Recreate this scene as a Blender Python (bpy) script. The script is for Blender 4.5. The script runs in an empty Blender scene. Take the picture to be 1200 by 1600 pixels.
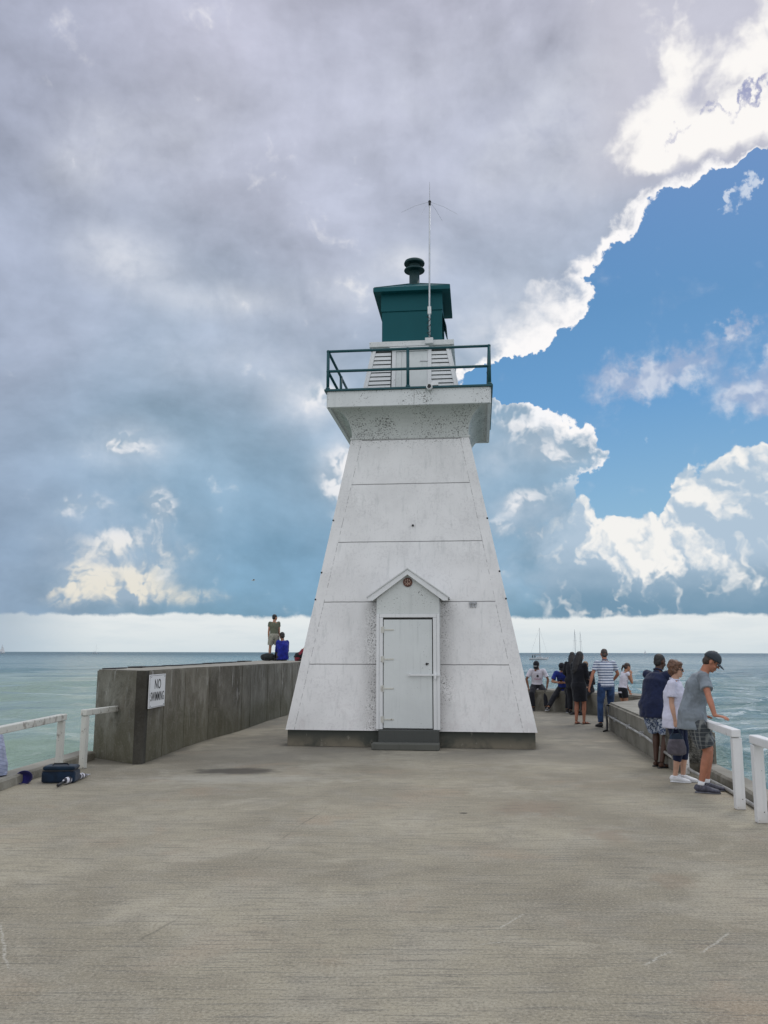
import bpy, bmesh, math, random
import numpy as np
from mathutils import Vector, Matrix, noise as mnoise
random.seed(7)
R = math.radians
scene = bpy.context.scene
COL = scene.collection

# ------------------------------------------------------------------ camera
cam = bpy.data.cameras.new("camera"); camo = bpy.data.objects.new("camera", cam); COL.objects.link(camo)
cam.sensor_fit = 'VERTICAL'; cam.sensor_height = 36.0; cam.lens = 36.0 * 1320 / 1600
cam.clip_start = 0.05; cam.clip_end = 60000
camo.location = (0, 0, 1.6)
camo.matrix_world = (Matrix.Translation((0, 0, 1.6)) @ Matrix.Rotation(R(90 + 9.44), 4, 'X') @ Matrix.Rotation(R(0.12), 4, 'Z'))
scene.camera = camo
scene.view_settings.view_transform = 'Standard'; scene.view_settings.look = 'None'
scene.view_settings.exposure = 0.0; scene.view_settings.gamma = 1.0
scene.view_settings.use_curve_mapping = False

SUN_AZ, SUN_EL = 32.0, 50.0       # degrees: to the right of straight ahead, above the horizon

# ------------------------------------------------------------------ node helper
def s2l(c):
    return tuple((v / 12.92 if v <= .04045 else ((v + .055) / 1.055) ** 2.4) for v in [q / 255 for q in c])
class V:
    def __init__(s, g, k): s.g = g; s.k = k
    def __add__(s, o): return s.g.m('ADD', s, o)
    __radd__ = __add__
    def __sub__(s, o): return s.g.m('SUBTRACT', s, o)
    def __rsub__(s, o): return s.g.m('SUBTRACT', o, s)
    def __mul__(s, o): return s.g.m('MULTIPLY', s, o)
    __rmul__ = __mul__
    def __truediv__(s, o): return s.g.m('DIVIDE', s, o)
class G:
    def __init__(s, nt): s.nt = nt; s.dims = '3D'
    def put(s, sock, v):
        if isinstance(v, V): s.nt.links.new(v.k, sock)
        elif isinstance(v, (tuple, list)):
            n = len(sock.default_value); v = tuple(v)
            sock.default_value = (v + (1,))[:n] if len(v) < n else v[:n]
        else:
            try: sock.default_value = v
            except Exception: sock.default_value = (v,) * len(sock.default_value)
    def n(s, t, ins=None, **props):
        nd = s.nt.nodes.new(t)
        for k, v in props.items(): setattr(nd, k, v)
        for k, v in (ins or {}).items(): s.put(nd.inputs[k], v)
        return nd
    def m(s, op, a, b=0.0, c=None, clamp=False):
        nd = s.n('ShaderNodeMath', {0: a, 1: b}, operation=op, use_clamp=clamp)
        if c is not None: s.put(nd.inputs[2], c)
        return V(s, nd.outputs[0])
    def mx(s, a, b): return s.m('MAXIMUM', a, b)
    def mn(s, a, b): return s.m('MINIMUM', a, b)
    def clamp(s, a): return s.m('ADD', a, 0.0, clamp=True)
    def smooth(s, v, lo, hi, a=0.0, b=1.0):
        nd = s.n('ShaderNodeMapRange', {0: v, 1: lo, 2: hi, 3: a, 4: b}, interpolation_type='SMOOTHSTEP')
        return V(s, nd.outputs[0])
    def mix(s, f, a, b, mode='MIX'):
        nd = s.n('ShaderNodeMix', data_type='RGBA', blend_type=mode, clamp_factor=True)
        s.put(nd.inputs[0], f); s.put(nd.inputs[6], a); s.put(nd.inputs[7], b)
        return V(s, nd.outputs[2])
    def tex(s, what='Object'): return V(s, s.n('ShaderNodeTexCoord').outputs[what])
    def pos(s): return V(s, s.n('ShaderNodeNewGeometry').outputs['Position'])
    def sep(s, v):
        nd = s.n('ShaderNodeSeparateXYZ', {0: v}); return [V(s, o) for o in nd.outputs]
    def comb(s, x, y, z):
        nd = s.n('ShaderNodeCombineXYZ', {0: x, 1: y, 2: z}); return V(s, nd.outputs[0])
    def scl(s, v, k):
        nd = s.n('ShaderNodeVectorMath', {0: v, 1: k}, operation='MULTIPLY'); return V(s, nd.outputs[0])
    def noise(s, v, scale=5, detail=4, rough=.5, dist=0.0, out=0):
        nd = s.n('ShaderNodeTexNoise', {'Vector': v, 'Scale': scale, 'Detail': detail, 'Roughness': rough, 'Distortion': dist}, noise_dimensions=s.dims)
        return V(s, nd.outputs[out])
    def vor(s, v, scale=5, out='Distance', feature='F1'):
        nd = s.n('ShaderNodeTexVoronoi', {'Vector': v, 'Scale': scale}, feature=feature); return V(s, nd.outputs[out])
    def wn(s, v):
        nd = s.n('ShaderNodeTexWhiteNoise', {'Vector': v}); return V(s, nd.outputs[0])
    def curve(s, x, pts, x0, x1, y0, y1):
        xn = s.m('DIVIDE', s.m('SUBTRACT', x, x0), x1 - x0, clamp=True)
        nd = s.n('ShaderNodeFloatCurve', {1: xn})
        cu = nd.mapping.curves[0]
        P = [((a - x0) / (x1 - x0), (b - y0) / (y1 - y0)) for a, b in pts]
        while len(cu.points) < len(P): cu.points.new(.5, .5)
        for i, p in enumerate(P):
            cu.points[i].location = p; cu.points[i].handle_type = 'VECTOR'
        nd.mapping.update()
        return V(s, nd.outputs[0]) * (y1 - y0) + y0
    def ramp(s, x, stops):
        nd = s.n('ShaderNodeValToRGB', {0: x}); e = nd.color_ramp.elements
        while len(e) < len(stops): e.new(.5)
        for i, (p, c) in enumerate(stops): e[i].position = p; e[i].color = tuple(c)[:3] + (1,)
        return V(s, nd.outputs[0])
    def bump(s, h, strength=.3, dist=.01, normal=None):
        nd = s.n('ShaderNodeBump', {'Strength': strength, 'Distance': dist, 'Height': h})
        if normal: s.put(nd.inputs['Normal'], normal)
        return V(s, nd.outputs[0])
def new_mat(name):
    m = bpy.data.materials.new(name); m.use_nodes = True
    nt = m.node_tree; b = nt.nodes['Principled BSDF']; g = G(nt); g.b = b
    return m, g
def setb(g, **kw):
    names = dict(col='Base Color', rough='Roughness', metal='Metallic', nor='Normal', spec='Specular IOR Level', ior='IOR',
                 alpha='Alpha', trans='Transmission Weight', sheen='Sheen Weight', sss='Subsurface Weight')
    for k, v in kw.items(): g.put(g.b.inputs[names[k]], v)

# ------------------------------------------------------------------ world: Nishita sky with procedural clouds laid out by azimuth and elevation
world = bpy.data.worlds.new("World"); scene.world = world; world.use_nodes = True
wt = world.node_tree; wt.nodes.clear(); g = G(wt)
d = g.tex('Generated'); dx, dy, dz = g.sep(d)
az = g.m('ARCTAN2', dx, dy) * 57.2958
el = g.m('ARCSINE', dz) * 57.2958
d = g.comb(az / 57.2958, el / 57.2958, 0.0); g.dims = '2D'      # cloud patterns are laid out over azimuth and elevation
sky = g.n('ShaderNodeTexSky', sky_type='NISHITA', sun_disc=False)
sky.sun_elevation = R(SUN_EL); sky.sun_rotation = R(SUN_AZ); sky.altitude = 100; sky.air_density = 1.3; sky.dust_density = 1.5
nish = V(g, sky.outputs[0])
nw = g.noise(d, 7, 5, .6, out=1); wr, wg_, wb = g.sep(nw)
nf = g.noise(d, 38, 5, .6, out=1); fr, fg, fb = g.sep(nf)
az2 = az + (wr - .5) * 4.6 + (fr - .5) * 3.6
el2 = el + (wg_ - .5) * 3.6 + (fg - .5) * 3.2
def blob(a0, e0, ra, re, rot=0.0, A=None, E_=None):
    A = az if A is None else A; E_ = el if E_ is None else E_
    c, s = math.cos(R(rot)), math.sin(R(rot))
    u = (A - a0); v = (E_ - e0)
    p = (u * c + v * s) / ra; q = (v * c - u * s) / re
    return g.m('EXPONENT', g.m('MULTIPLY_ADD', p, p, q * q) * -1.0)
def blobs(lst, A=None, E_=None):
    t = None
    for b in lst:
        w = b[5] if len(b) > 5 else 1.0
        k = blob(*b[:5], A=A, E_=E_) * w
        t = k if t is None else t + k
    return t
# clear sky
blue = g.ramp(g.m('DIVIDE', el, 45.0, clamp=True), [(0.0, s2l((168, 200, 216))), (.2, s2l((124, 174, 210))), (.36, s2l((88, 150, 202))), (.5, s2l((72, 136, 190))), (.85, s2l((78, 122, 188)))])
skyc = g.mix(.88, g.mix(1.0, nish, (.1, .1, .1), 'MULTIPLY'), blue)
# heaped cloud texture: fractal cells, sampled twice for the light coming from the upper right
def heap(scale, off, detail=3, warp=.10):
    v = g.n('ShaderNodeVectorMath', {0: d, 1: off}, operation='ADD'); vv = V(g, v.outputs[0])
    w = g.n('ShaderNodeVectorMath', {0: nw, 1: (warp, warp, warp)}, operation='MULTIPLY'); v2 = g.n('ShaderNodeVectorMath', {0: vv, 1: V(g, w.outputs[0])}, operation='ADD')
    nd = g.n('ShaderNodeTexVoronoi', {'Vector': V(g, v2.outputs[0]), 'Scale': scale, 'Detail': detail, 'Roughness': .55, 'Lacunarity': 2.2, 'Smoothness': .6}, feature='SMOOTH_F1', normalize=True, voronoi_dimensions='2D')
    return 1.0 - V(g, nd.outputs['Distance']) * 1.25
hA = heap(11, (0, 0, 0)); hB = heap(11, (.010, .014, 0)); relief = (hA - hB) * 4.2           # >0 on the sunny side
kA = heap(26, (3, 1, 0), 2); kB = heap(26, (3.005, 1.006, 0), 2); relief2 = (kA - kB) * 4.5
bil = g.noise(g.scl(d, (1, 1.5, 1)), 16, 5, .58); bil2 = g.noise(g.scl(d, (1, 1.3, 1)), 34, 4, .55, .4)
sA = g.noise(g.scl(d, (.72, 1.25, 1)), 4.2, 6, .56, .15); o2 = g.n('ShaderNodeVectorMath', {0: d, 1: (.03, .04, 0)}, operation='ADD'); sB = g.noise(g.scl(V(g, o2.outputs[0]), (.72, 1.25, 1)), 4.2, 6, .56, .15); relS = (sA - sB)
# thin wisps to the right
wis = blobs([(20.3, 18.4, 2.9, 1.3, 12), (24.8, 16.0, 3.2, 1.8, -10), (16.3, 17.8, 2.4, 1.1, 5, .7), (23.2, 20.2, 1.0, .6, 20, .9), (25.6, 18.6, 1.0, 1.4, 0, .9)], az2, el2)
skyc = g.mix(g.smooth(wis + (hA - .5) * .9 + (bil - .5) * .8, .25, 1.15) * .72, skyc, g.mix(g.smooth(relief + (bil2 - .5), -.4, .5), s2l((170, 182, 208)), s2l((226, 228, 236))))
skyc = g.mix(g.smooth(blobs([(24.2, 27.3, .8, .45, 20), (25.4, 28, .5, .8, 0), (17.6, 13.6, .9, .5, 0, .6)], az2, el2) * (fb * 2), .45, 1.1) * .7, skyc, s2l((225, 232, 242)))
# cumulus low on the right
C3 = g.curve(az, [(0, 7.2), (9, 7.8), (11.7, 8.5), (12.95, 9.1), (15.4, 8.5), (18.2, 8.2), (19.0, 9.3), (19.6, 10.8), (21.9, 11.4), (23.1, 12.4), (25.5, 12.4), (28, 13), (34, 9), (45, 11)], 0, 45, 0, 20)
d3 = C3 - el + (hA - .5) * 3.2 + (kA - .5) * 1.2 + (fr - .5) * 1.2
deep3 = g.smooth(el + (sA - .5) * 8 + (hA - .5) * 2, 7.5, 2.2)
sh3 = g.mix(deep3, s2l((176, 196, 214)), s2l((116, 150, 174)))
lit3 = g.smooth(d3 + (bil2 - .5) * 2.5, .1, 3.2, 1.0, 0.0) * .75 + relief * 1.2 + relief2 * .5 + (blobs([(14.5, 7.0, 2.8, 1.2, -5, 1.0), (19.2, 6.6, 2.8, 1.4, -20, 1.0), (15.6, 3.9, 1.1, 1.3, 0, .9), (17.2, 5.4, 2.2, 1.2, 20, .8), (22.4, 9.2, 2.2, 1.6, 30, .8), (25, 8.0, 2.0, 2.4, 0, .5)], az2, el2)) * .95 - .18
c3 = g.mix(g.smooth(lit3, .10, 1.35), sh3, s2l((244, 243, 240)))
skyc = g.mix(g.smooth(d3, 0.0, .35), skyc, c3)
# the great cloud, its right edge given per elevation
L = g.curve(el + (wg_ - .5) * 2.2 + (fg - .5) * 1.6, [(-5, 11.0), (4, 11.2), (8, 12.0), (9.2, 12.2), (10.2, 11.5), (10.9, 12.2), (11.9, 14.2), (12.8, 15.5), (14.2, 14.0), (15.8, 12.0), (16.8, 9.8), (17.25, 7.0), (17.5, 4.0), (18.6, 4.6), (19.3, 7.6), (20.1, 10.4), (21.0, 11.8), (22.2, 13.7), (23.3, 14.3), (24.2, 13.4), (25.4, 15.6), (27, 18.0), (28.6, 20.2), (29.4, 23.0), (30.0, 26.5), (31.5, 44), (50, 50)], -5, 50, 0, 50)
dl = L - (az + (wr - .5) * 2.4 + (fr - .5) * 2.2) + (hA - .5) * 2.4 + (kA - .5) * 2.4 + (bil2 - .5) * 1.6 * g.smooth(el, 17.5, 19)
base = g.ramp(g.m('DIVIDE', el + (sA - .5) * 12, 45.0, clamp=True),
              [(.04, s2l((122, 160, 184))), (.16, s2l((126, 163, 190))), (.30, s2l((144, 170, 192))), (.46, s2l((166, 180, 200))), (.66, s2l((178, 184, 202))), (.9, s2l((183, 185, 202)))])
base = g.mix(g.smooth(az, -12, -27) * .5, base, s2l((158, 166, 188)))
lum = relS * .95 + (bil - .5) * .10 + (g.noise(g.scl(d, (1, 1.8, 1)), 9, 5, .5, .5) - .5) * .14 + relief * .04 + 1.02
base = g.mix(1.0, base, g.comb(lum, lum, lum), 'MULTIPLY')
glow = blobs([(-18.3, 25.0, 3.0, 1.5, 0, .62), (-12, 23.0, 5, 1.2, 0, .36), (-21, 31, 3, 2.2, 40, .25), (10, 33, 5, 1.6, 35, .22), (-15.5, 32, 6, 3, 30, .15), (1.6, 25.8, 2.0, 1.0, 0, .8), (-2.5, 24.0, 3.4, 1.4, 0, .28), (-10, 19.4, 7, 1.6, 0, .15),
              (-17.2, 13.2, 3.2, 1.6, 5, .28), (-5.0, 17.0, 2.4, 1.6, 0, .75), (-2.8, 12.6, 1.6, 1.8, 0, .7), (7.6, 21.6, 3.4, 2.2, 20, .5), (15, 33, 6, 3.6, 40, .3), (4, 36, 9, 3.0, 10, .12), (9.5, 9.2, 3, 1.2, 0, .3), (8.5, 13.0, 5, 1.6, 20, .25), (-17.5, 6.0, 5.0, 3.4, 0, .22), (8, 5.5, 3.0, 2.0, 0, .18)])
base = g.mix(g.clamp(glow * (bil * 1.5 + .2 + relief * .4)), base, s2l((226, 229, 236)))
# heaps of sunlit cloud seen through it, low on the left and either side of the tower
puff = blobs([(-17.2, 13.4, 1.9, .8, 5, .75), (-15.3, 9.5, 1.3, 1.2, -25, .85), (-20.0, 9.2, 2.0, .9, 5, .7), (-17.6, 7.1, 2.6, .9, 8, .95), (-19.4, 4.2, 2.5, 1.3, 12, 1.0), (-16.6, 4.6, 2.4, 1.3, 0, .8),
              (-13.8, 6.6, 1.6, 1.0, 10, .55), (-13.5, 3.6, 4.5, .7, 0, .45), (-4.2, 17.2, 2.0, .9, 0, .9), (-2.0, 12.4, 1.7, 1.8, 20, 1.1), (-3.4, 11.2, 1.0, 1.0, 0, .7), (8.2, 8.3, 1.8, .8, 0, .8), (9.2, 9.9, 1.0, .9, 0, .7), (7.7, 6.0, 1.5, 1.3, 0, .5), (10.4, 7.8, 1.0, .7, -20, .7),
              (11.6, 13.2, 2.6, .9, -12, .7), (9.2, 15.2, 1.8, .9, 0, .7), (-2.5, 9.2, 1.4, .8, 0, .4), (10.8, 10.6, 1.6, .8, 0, .5)])
pf = puff + (hA - .5) * .9 + (kA - .5) * .45 + (bil2 - .5) * .7
pl_ = g.smooth(relief * 1.3 + relief2 * .6 + (puff - .5) * .9 + (bil2 - .5) * .8, -.35, .75)
base = g.mix(g.smooth(pf, .28, 1.15) * g.smooth(puff, .05, .45) * .88, base, g.mix(pl_, s2l((160, 180, 198)), g.mix(g.smooth(el, 9, 4), s2l((240, 240, 242)), s2l((238, 232, 218)))))
# broken bright cloud at the upper right
Ur = blobs([(21.4, 35.6, 1.7, 3.0, -12, 1.0), (27.4, 36.2, 2.0, 4.5, -30, 1.0), (18.6, 32.6, 2.2, 1.5, 20, .75), (22.6, 31.6, 3.2, 1.2, 10, 1.1), (26.5, 31.2, 3.6, 1.3, 5, 1.2), (19.2, 30.6, 2.0, 1.0, 20, 1.0), (16.8, 31.5, 1.8, 1.6, 40, .45), (24.2, 33.8, 3.0, 1.6, 40, .35)], az + (wr - .5) * 3, el + (wg_ - .5) * 3)
ul = g.smooth(Ur + (bil - .5) * 1.1 + relief * .35 + (sA - .5) * .9, .30, 1.05)
base = g.mix(g.smooth(az, 12, 18) * g.smooth(el, 28, 31) * .55, base, s2l((204, 203, 214)))
base = g.mix(ul * .97, base, s2l((253, 250, 247)))
# bright rim along the blue
wrim = .55 + blobs([(10.0, 21.8, 3.4, 2.8, 25, 3.4), (23.5, 31.0, 5.0, 1.6, 15, 3.0), (17.4, 27.0, 3.2, 1.6, 38, .9), (14.6, 24.5, 1.5, 2.0, 30, .6), (13, 15.0, 3.0, 2.2, 0, .8)])
rim = g.smooth((dl + (bil2 - .5) * 2.0 - relief * 1.4) / wrim, .3, 2.0, 1.0, 0.0)
rim = rim * g.smooth(el, 10, 13)
base = g.mix(g.clamp(rim), base, s2l((252, 250, 250)))
rimC2 = g.smooth(el + (hA - .5) * 2.4 + relief * 1.2 + (bil2 - .5), 15.4, 17.2) * g.smooth(az, 4, 7) * g.smooth(el, 18.4, 17.4)
base = g.mix(rimC2 * .95, base, s2l((246, 247, 250)))
hole = blobs([(25.6, 32.7, 1.7, .42, 24, 1.1), (21.2, 31.9, .4, .9, -30, .75), (23.6, 33.0, .4, .6, 10, .8)], az2, el2)
base = g.mix(g.smooth(hole + (bil2 - .5) * .3, .35, 1.2) * .8, base, s2l((112, 124, 178)))
aw = g.smooth(el, 10, 8, .42, 3.0)
skyc = g.mix(g.smooth(dl / aw, 0.0, 1.0) * g.smooth(dy, -.2, .2), skyc, base)
# pale clear band above the horizon
edge = (bil - .5) * .3 + (bil2 - .5) * .12 + g.curve(az, [(-90, 2.2), (-27, 2.35), (-10, 2.45), (0, 2.3), (10, 2.3), (20, 2.45), (30, 2.4), (90, 2.2)], -90, 90, 0, 5) + (fr - .5) * .5 + (wr - .5) * .6
bandc = g.mix(g.smooth(az, -18, -27), g.ramp(g.m('DIVIDE', el, 2.5, clamp=True), [(0, s2l((212, 222, 226))), (1, s2l((232, 236, 236)))]), s2l((186, 198, 206)))
bandc = g.mix(g.smooth(g.noise(g.scl(d, (1, 6, 1)), 12, 4, .6), .4, .75) * .22, bandc, s2l((190, 206, 216)))
skyc = g.mix(g.smooth(edge - el, -.10, .16) * g.smooth(az, -27, -17, .55, 1.0), skyc, bandc)
# added fill: sky overhead and behind the viewer brightened to light the tower front
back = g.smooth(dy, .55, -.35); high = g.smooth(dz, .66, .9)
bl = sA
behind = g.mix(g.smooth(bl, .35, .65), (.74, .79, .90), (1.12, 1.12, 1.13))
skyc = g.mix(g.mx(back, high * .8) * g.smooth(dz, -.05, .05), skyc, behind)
skyc = g.mix(g.smooth(dz, -.004, -.02), skyc, s2l((110, 135, 140)))
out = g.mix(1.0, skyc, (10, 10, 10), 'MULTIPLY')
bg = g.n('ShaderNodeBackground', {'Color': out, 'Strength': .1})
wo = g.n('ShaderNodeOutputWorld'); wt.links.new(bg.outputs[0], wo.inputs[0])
world.cycles.sampling_method = 'MANUAL'; world.cycles.sample_map_resolution = 512

# ------------------------------------------------------------------ sun behind the cloud
sl = bpy.data.lights.new("sun", 'SUN'); so = bpy.data.objects.new("sun", sl); COL.objects.link(so)
sl.energy = .9; sl.angle = R(22); sl.color = (1, .96, .9)
sd = Vector((math.sin(R(SUN_AZ)) * math.cos(R(SUN_EL)), math.cos(R(SUN_AZ)) * math.cos(R(SUN_EL)), math.sin(R(SUN_EL))))
so.rotation_euler = sd.to_track_quat('Z', 'Y').to_euler(); so.location = sd * 60

# ------------------------------------------------------------------ scene helpers
def link(name, bm, mat, parent=None, loc=None, rot=None, smooth=False, recalc=True):
    me = bpy.data.meshes.new(name)
    if recalc: bmesh.ops.recalc_face_normals(bm, faces=bm.faces[:])
    bm.to_mesh(me); bm.free()
    if smooth:
        for p in me.polygons: p.use_smooth = True
    o = bpy.data.objects.new(name, me); COL.objects.link(o)
    if isinstance(mat, (list, tuple)):
        for q in mat: me.materials.append(q)
    elif mat: me.materials.append(mat)
    if parent: o.parent = parent
    if loc: o.location = loc
    if rot is not None: o.rotation_euler = (0, 0, rot) if not isinstance(rot, (tuple, list)) else rot
    return o
def tag(o, label, cat, group=None, kind=None):
    if label: o['label'] = label
    if cat: o['category'] = cat
    if group: o['group'] = group
    if kind: o['kind'] = kind
    return o
def thing(name, label, cat, loc=(0, 0, 0), rot=0, group=None):
    o = bpy.data.objects.new(name, None); COL.objects.link(o); o.empty_display_size = .2
    o.location = loc; o.rotation_euler = (0, 0, rot)
    return tag(o, label, cat, group)
def structure(o): o['kind'] = 'structure'; return o
BM = bmesh.new
def box(bm, x0, x1, y0, y1, z0, z1, bev=0.0, M=None):
    P = [(x0, y0, z0), (x1, y0, z0), (x1, y1, z0), (x0, y1, z0), (x0, y0, z1), (x1, y0, z1), (x1, y1, z1), (x0, y1, z1)]
    vs = [bm.verts.new(p) for p in P]
    fs = [bm.faces.new([vs[i] for i in f]) for f in ((0, 3, 2, 1), (4, 5, 6, 7), (0, 1, 5, 4), (1, 2, 6, 5), (2, 3, 7, 6), (3, 0, 4, 7))]
    if bev > 0:
        es = list({e for f in fs for e in f.edges})
        r = bmesh.ops.bevel(bm, geom=es, offset=bev, segments=2, affect='EDGES', profile=.5)
        vs = list({v for f in r['faces'] for v in f.verts} | {v for v in vs if v.is_valid})
    if M is not None:
        bmesh.ops.transform(bm, matrix=M, verts=[v for v in vs if v.is_valid])
    return vs
def prism(bm, pts, z0, z1):
    a = [bm.verts.new((x, y, z0)) for x, y in pts]; b = [bm.verts.new((x, y, z1)) for x, y in pts]
    n = len(pts); bm.faces.new(a[::-1]); bm.faces.new(b)
    for i in range(n): bm.faces.new((a[i], a[(i + 1) % n], b[(i + 1) % n], b[i]))
def extrude_poly(bm, pts, vec):
    a = [bm.verts.new(p) for p in pts]; b = [bm.verts.new(Vector(p) + Vector(vec)) for p in pts]
    n = len(pts); bm.faces.new(a); bm.faces.new(b[::-1])
    for i in range(n): bm.faces.new((a[i], b[i], b[(i + 1) % n], a[(i + 1) % n]))
def frustum(bm, lv):
    """square rings: (halfwidth, z, offset x)"""
    rings = []
    for hw, z, ox in lv:
        rings.append([bm.verts.new((ox + a * hw, b * hw, z)) for a, b in ((-1, -1), (1, -1), (1, 1), (-1, 1))])
    for i in range(len(rings) - 1):
        for k in range(4):
            bm.faces.new((rings[i][k], rings[i][(k + 1) % 4], rings[i + 1][(k + 1) % 4], rings[i + 1][k]))
    bm.faces.new(rings[0][::-1]); bm.faces.new(rings[-1])
def loft(bm, pts, radii, side=None, seg=14, cap=True):
    """closed tube along pts; radii = list of (r_side, r_other); side = reference vector for r_side"""
    pts = [Vector(p) for p in pts]; rings = []
    n = len(pts)
    for i, p in enumerate(pts):
        t = (pts[min(i + 1, n - 1)] - pts[max(i - 1, 0)])
        if t.length < 1e-7: t = Vector((0, 0, 1))
        t.normalize()
        sref = Vector(side) if side is not None else (Vector((1, 0, 0)) if abs(t.x) < .8 else Vector((0, 1, 0)))
        s = (sref - t * sref.dot(t)).normalized(); u = t.cross(s)
        r = radii[i] if isinstance(radii[i], (tuple, list)) else (radii[i], radii[i])
        rings.append([bm.verts.new(p + s * (r[0] * math.cos(a)) + u * (r[1] * math.sin(a))) for a in [2 * math.pi * k / seg for k in range(seg)]])
    for i in range(n - 1):
        for k in range(seg): bm.faces.new((rings[i][k], rings[i][(k + 1) % seg], rings[i + 1][(k + 1) % seg], rings[i + 1][k]))
    if cap: bm.faces.new(rings[0][::-1]); bm.faces.new(rings[-1])
def ball(bm, c, r, M=None, seg=14):
    r = r if isinstance(r, (tuple, list)) else (r, r, r)
    T = Matrix.Translation(Vector(c)) @ (M if M is not None else Matrix.Identity(4)) @ Matrix.Diagonal((r[0], r[1], r[2], 1))
    bmesh.ops.create_uvsphere(bm, u_segments=seg, v_segments=max(6, seg * 2 // 3), radius=1, matrix=T)
def cyl(bm, p0, p1, r, seg=12): loft(bm, [p0, p1], [r, r], seg=seg)

# ------------------------------------------------------------------ materials
def m_deck():
    m, g = new_mat('deck_concrete'); p = g.pos(); x, y, z = g.sep(p)
    big = g.noise(p, .35, 5, .55, .4); med = g.noise(p, 1.6, 6, .6, .3); fine = g.noise(p, 55, 3, .7); grit = g.noise(p, 160, 2, .6)
    broom = g.noise(g.scl(p, (1.2, 26, 1)), 1.6, 4, .65, .25); broom2 = g.noise(g.scl(p, (2.5, 70, 1)), 1.2, 3, .6)
    c = g.mix(g.smooth(big, .36, .66), (.245, .217, .158), (.392, .354, .264))
    c = g.mix(g.smooth(med, .42, .68) * .5, c, (.36, .335, .275))
    c = g.mix(g.smooth(g.noise(p, 5, 5, .65), .45, .7) * .35, c, (.20, .18, .14))
    c = g.mix(g.smooth(g.noise(p, .8, 4, .55, .5), .54, .7) * .5, c, (.36, .275, .19))
    c = g.mix(g.smooth(y, 12.3, 14.2) * g.smooth(med + big, .8, 1.15, 1.0, .45), c, (.20, .186, .152))
    # dark scores left by the broom across the slab
    blt = g.noise(p, .55, 6, .68, .6); c = g.mix(g.smooth(blt, .54, .62) * .42, c, (.45, .41, .32)); c = g.mix(g.smooth(blt, .46, .38) * .28, c, (.18, .158, .118))
    c = g.mix(g.smooth(g.noise(p, 2.6, 5, .7, .4), .60, .68) * .3, c, (.15, .135, .10))
    c = g.mix(g.smooth(broom, .54, .60) * .5, c, (.12, .115, .10))
    c = g.mix(g.smooth(broom2, .54, .68) * .42, c, (.13, .12, .10))
    c = g.mix(g.smooth(fine, .5, .7) * .55, c, (.47, .43, .345))
    c = g.mix(g.smooth(fine, .5, .32) * .5, c, (.10, .09, .07))
    c = g.mix(g.smooth(grit, .56, .70) * .4, c, (.50, .47, .41))
    c = g.mix(g.smooth(grit, .44, .32) * .4, c, (.09, .08, .065))
    def ell(x0, y0, rx, ry, w=.35):
        a = (x - x0) / rx; b = (y - y0) / ry
        return g.smooth(g.m('SQRT', a * a + b * b) + (med - .5) * w * 4 + (g.noise(p, 6, 4, .6) - .5) * w * 2, 1.25, .55)
    c = g.mix(ell(-2.05, 11.95, .58, .34, .3) * .9, c, (.085, .075, .06))
    c = g.mix(ell(-1.9, 11.2, 1.3, .35, .6) * .3, c, (.45, .43, .38))
    c = g.mix(ell(1.55, 9.2, .50, .55, .7) * g.smooth(fine + med, .85, 1.15) * .45, c, (.23, .155, .10))
    c = g.mix(ell(2.0, 7.9, .25, .4, .7) * g.smooth(fine + med, .85, 1.15) * .4, c, (.22, .15, .10))
    c = g.mix(ell(2.05, 6.4, .15, .2, .7) * .25, c, (.22, .15, .10))
    c = g.mix(ell(.81, 8.92, .045, .03, .1), c, (.03, .025, .02))
    # contact shade painted at the tower foot; darker strip along the wall foot
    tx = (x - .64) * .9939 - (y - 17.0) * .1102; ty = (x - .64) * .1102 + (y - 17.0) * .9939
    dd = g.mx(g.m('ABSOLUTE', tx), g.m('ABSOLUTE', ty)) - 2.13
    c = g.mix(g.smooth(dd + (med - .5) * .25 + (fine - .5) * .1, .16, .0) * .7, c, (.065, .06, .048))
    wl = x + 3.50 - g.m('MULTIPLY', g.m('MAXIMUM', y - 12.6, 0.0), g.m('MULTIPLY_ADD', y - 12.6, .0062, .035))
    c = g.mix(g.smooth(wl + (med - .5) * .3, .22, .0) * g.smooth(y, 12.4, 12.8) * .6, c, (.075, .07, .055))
    # old saw-cut joint that wanders down the slab, and pale scrapes
    jx = x + 1.15 - g.m('DIVIDE', y - 5.2, 5.6) + (g.noise(p, 1.3, 3, .5) - .5) * .18
    c = g.mix(g.smooth(g.m('ABSOLUTE', jx + .18), .014, .004) * g.smooth(y, 10.4, 9.6) * g.smooth(g.noise(p, 1.1, 2, .5), .44, .56) * .38, c, (.08, .075, .06))
    def scrape(x0, y0, x1, y1, w=.02):
        L_ = math.hypot(x1 - x0, y1 - y0); ux, uy = (x1 - x0) / L_, (y1 - y0) / L_
        a = (x - x0) * ux + (y - y0) * uy; b = (x - x0) * -uy + (y - y0) * ux
        return g.smooth(g.m('ABSOLUTE', b + (med - .5) * .12), w, w * .2) * g.smooth(a, 0, .1) * g.smooth(a, L_, L_ - .1)
    sc = scrape(.63, 5.25, .90, 5.62, .011) + scrape(1.32, 4.68, 1.58, 4.95, .015) + scrape(1.70, 4.87, 2.03, 5.27, .012) + scrape(-1.9, 4.6, -2.3, 5.4, .012) + scrape(.5, 5.0, .72, 5.1, .01)
    c = g.mix(g.clamp(sc) * g.smooth(fine, .38, .55) * .7, c, (.47, .45, .39))
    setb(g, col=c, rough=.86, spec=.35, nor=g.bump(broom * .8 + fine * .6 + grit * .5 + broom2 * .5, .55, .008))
    return m
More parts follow.
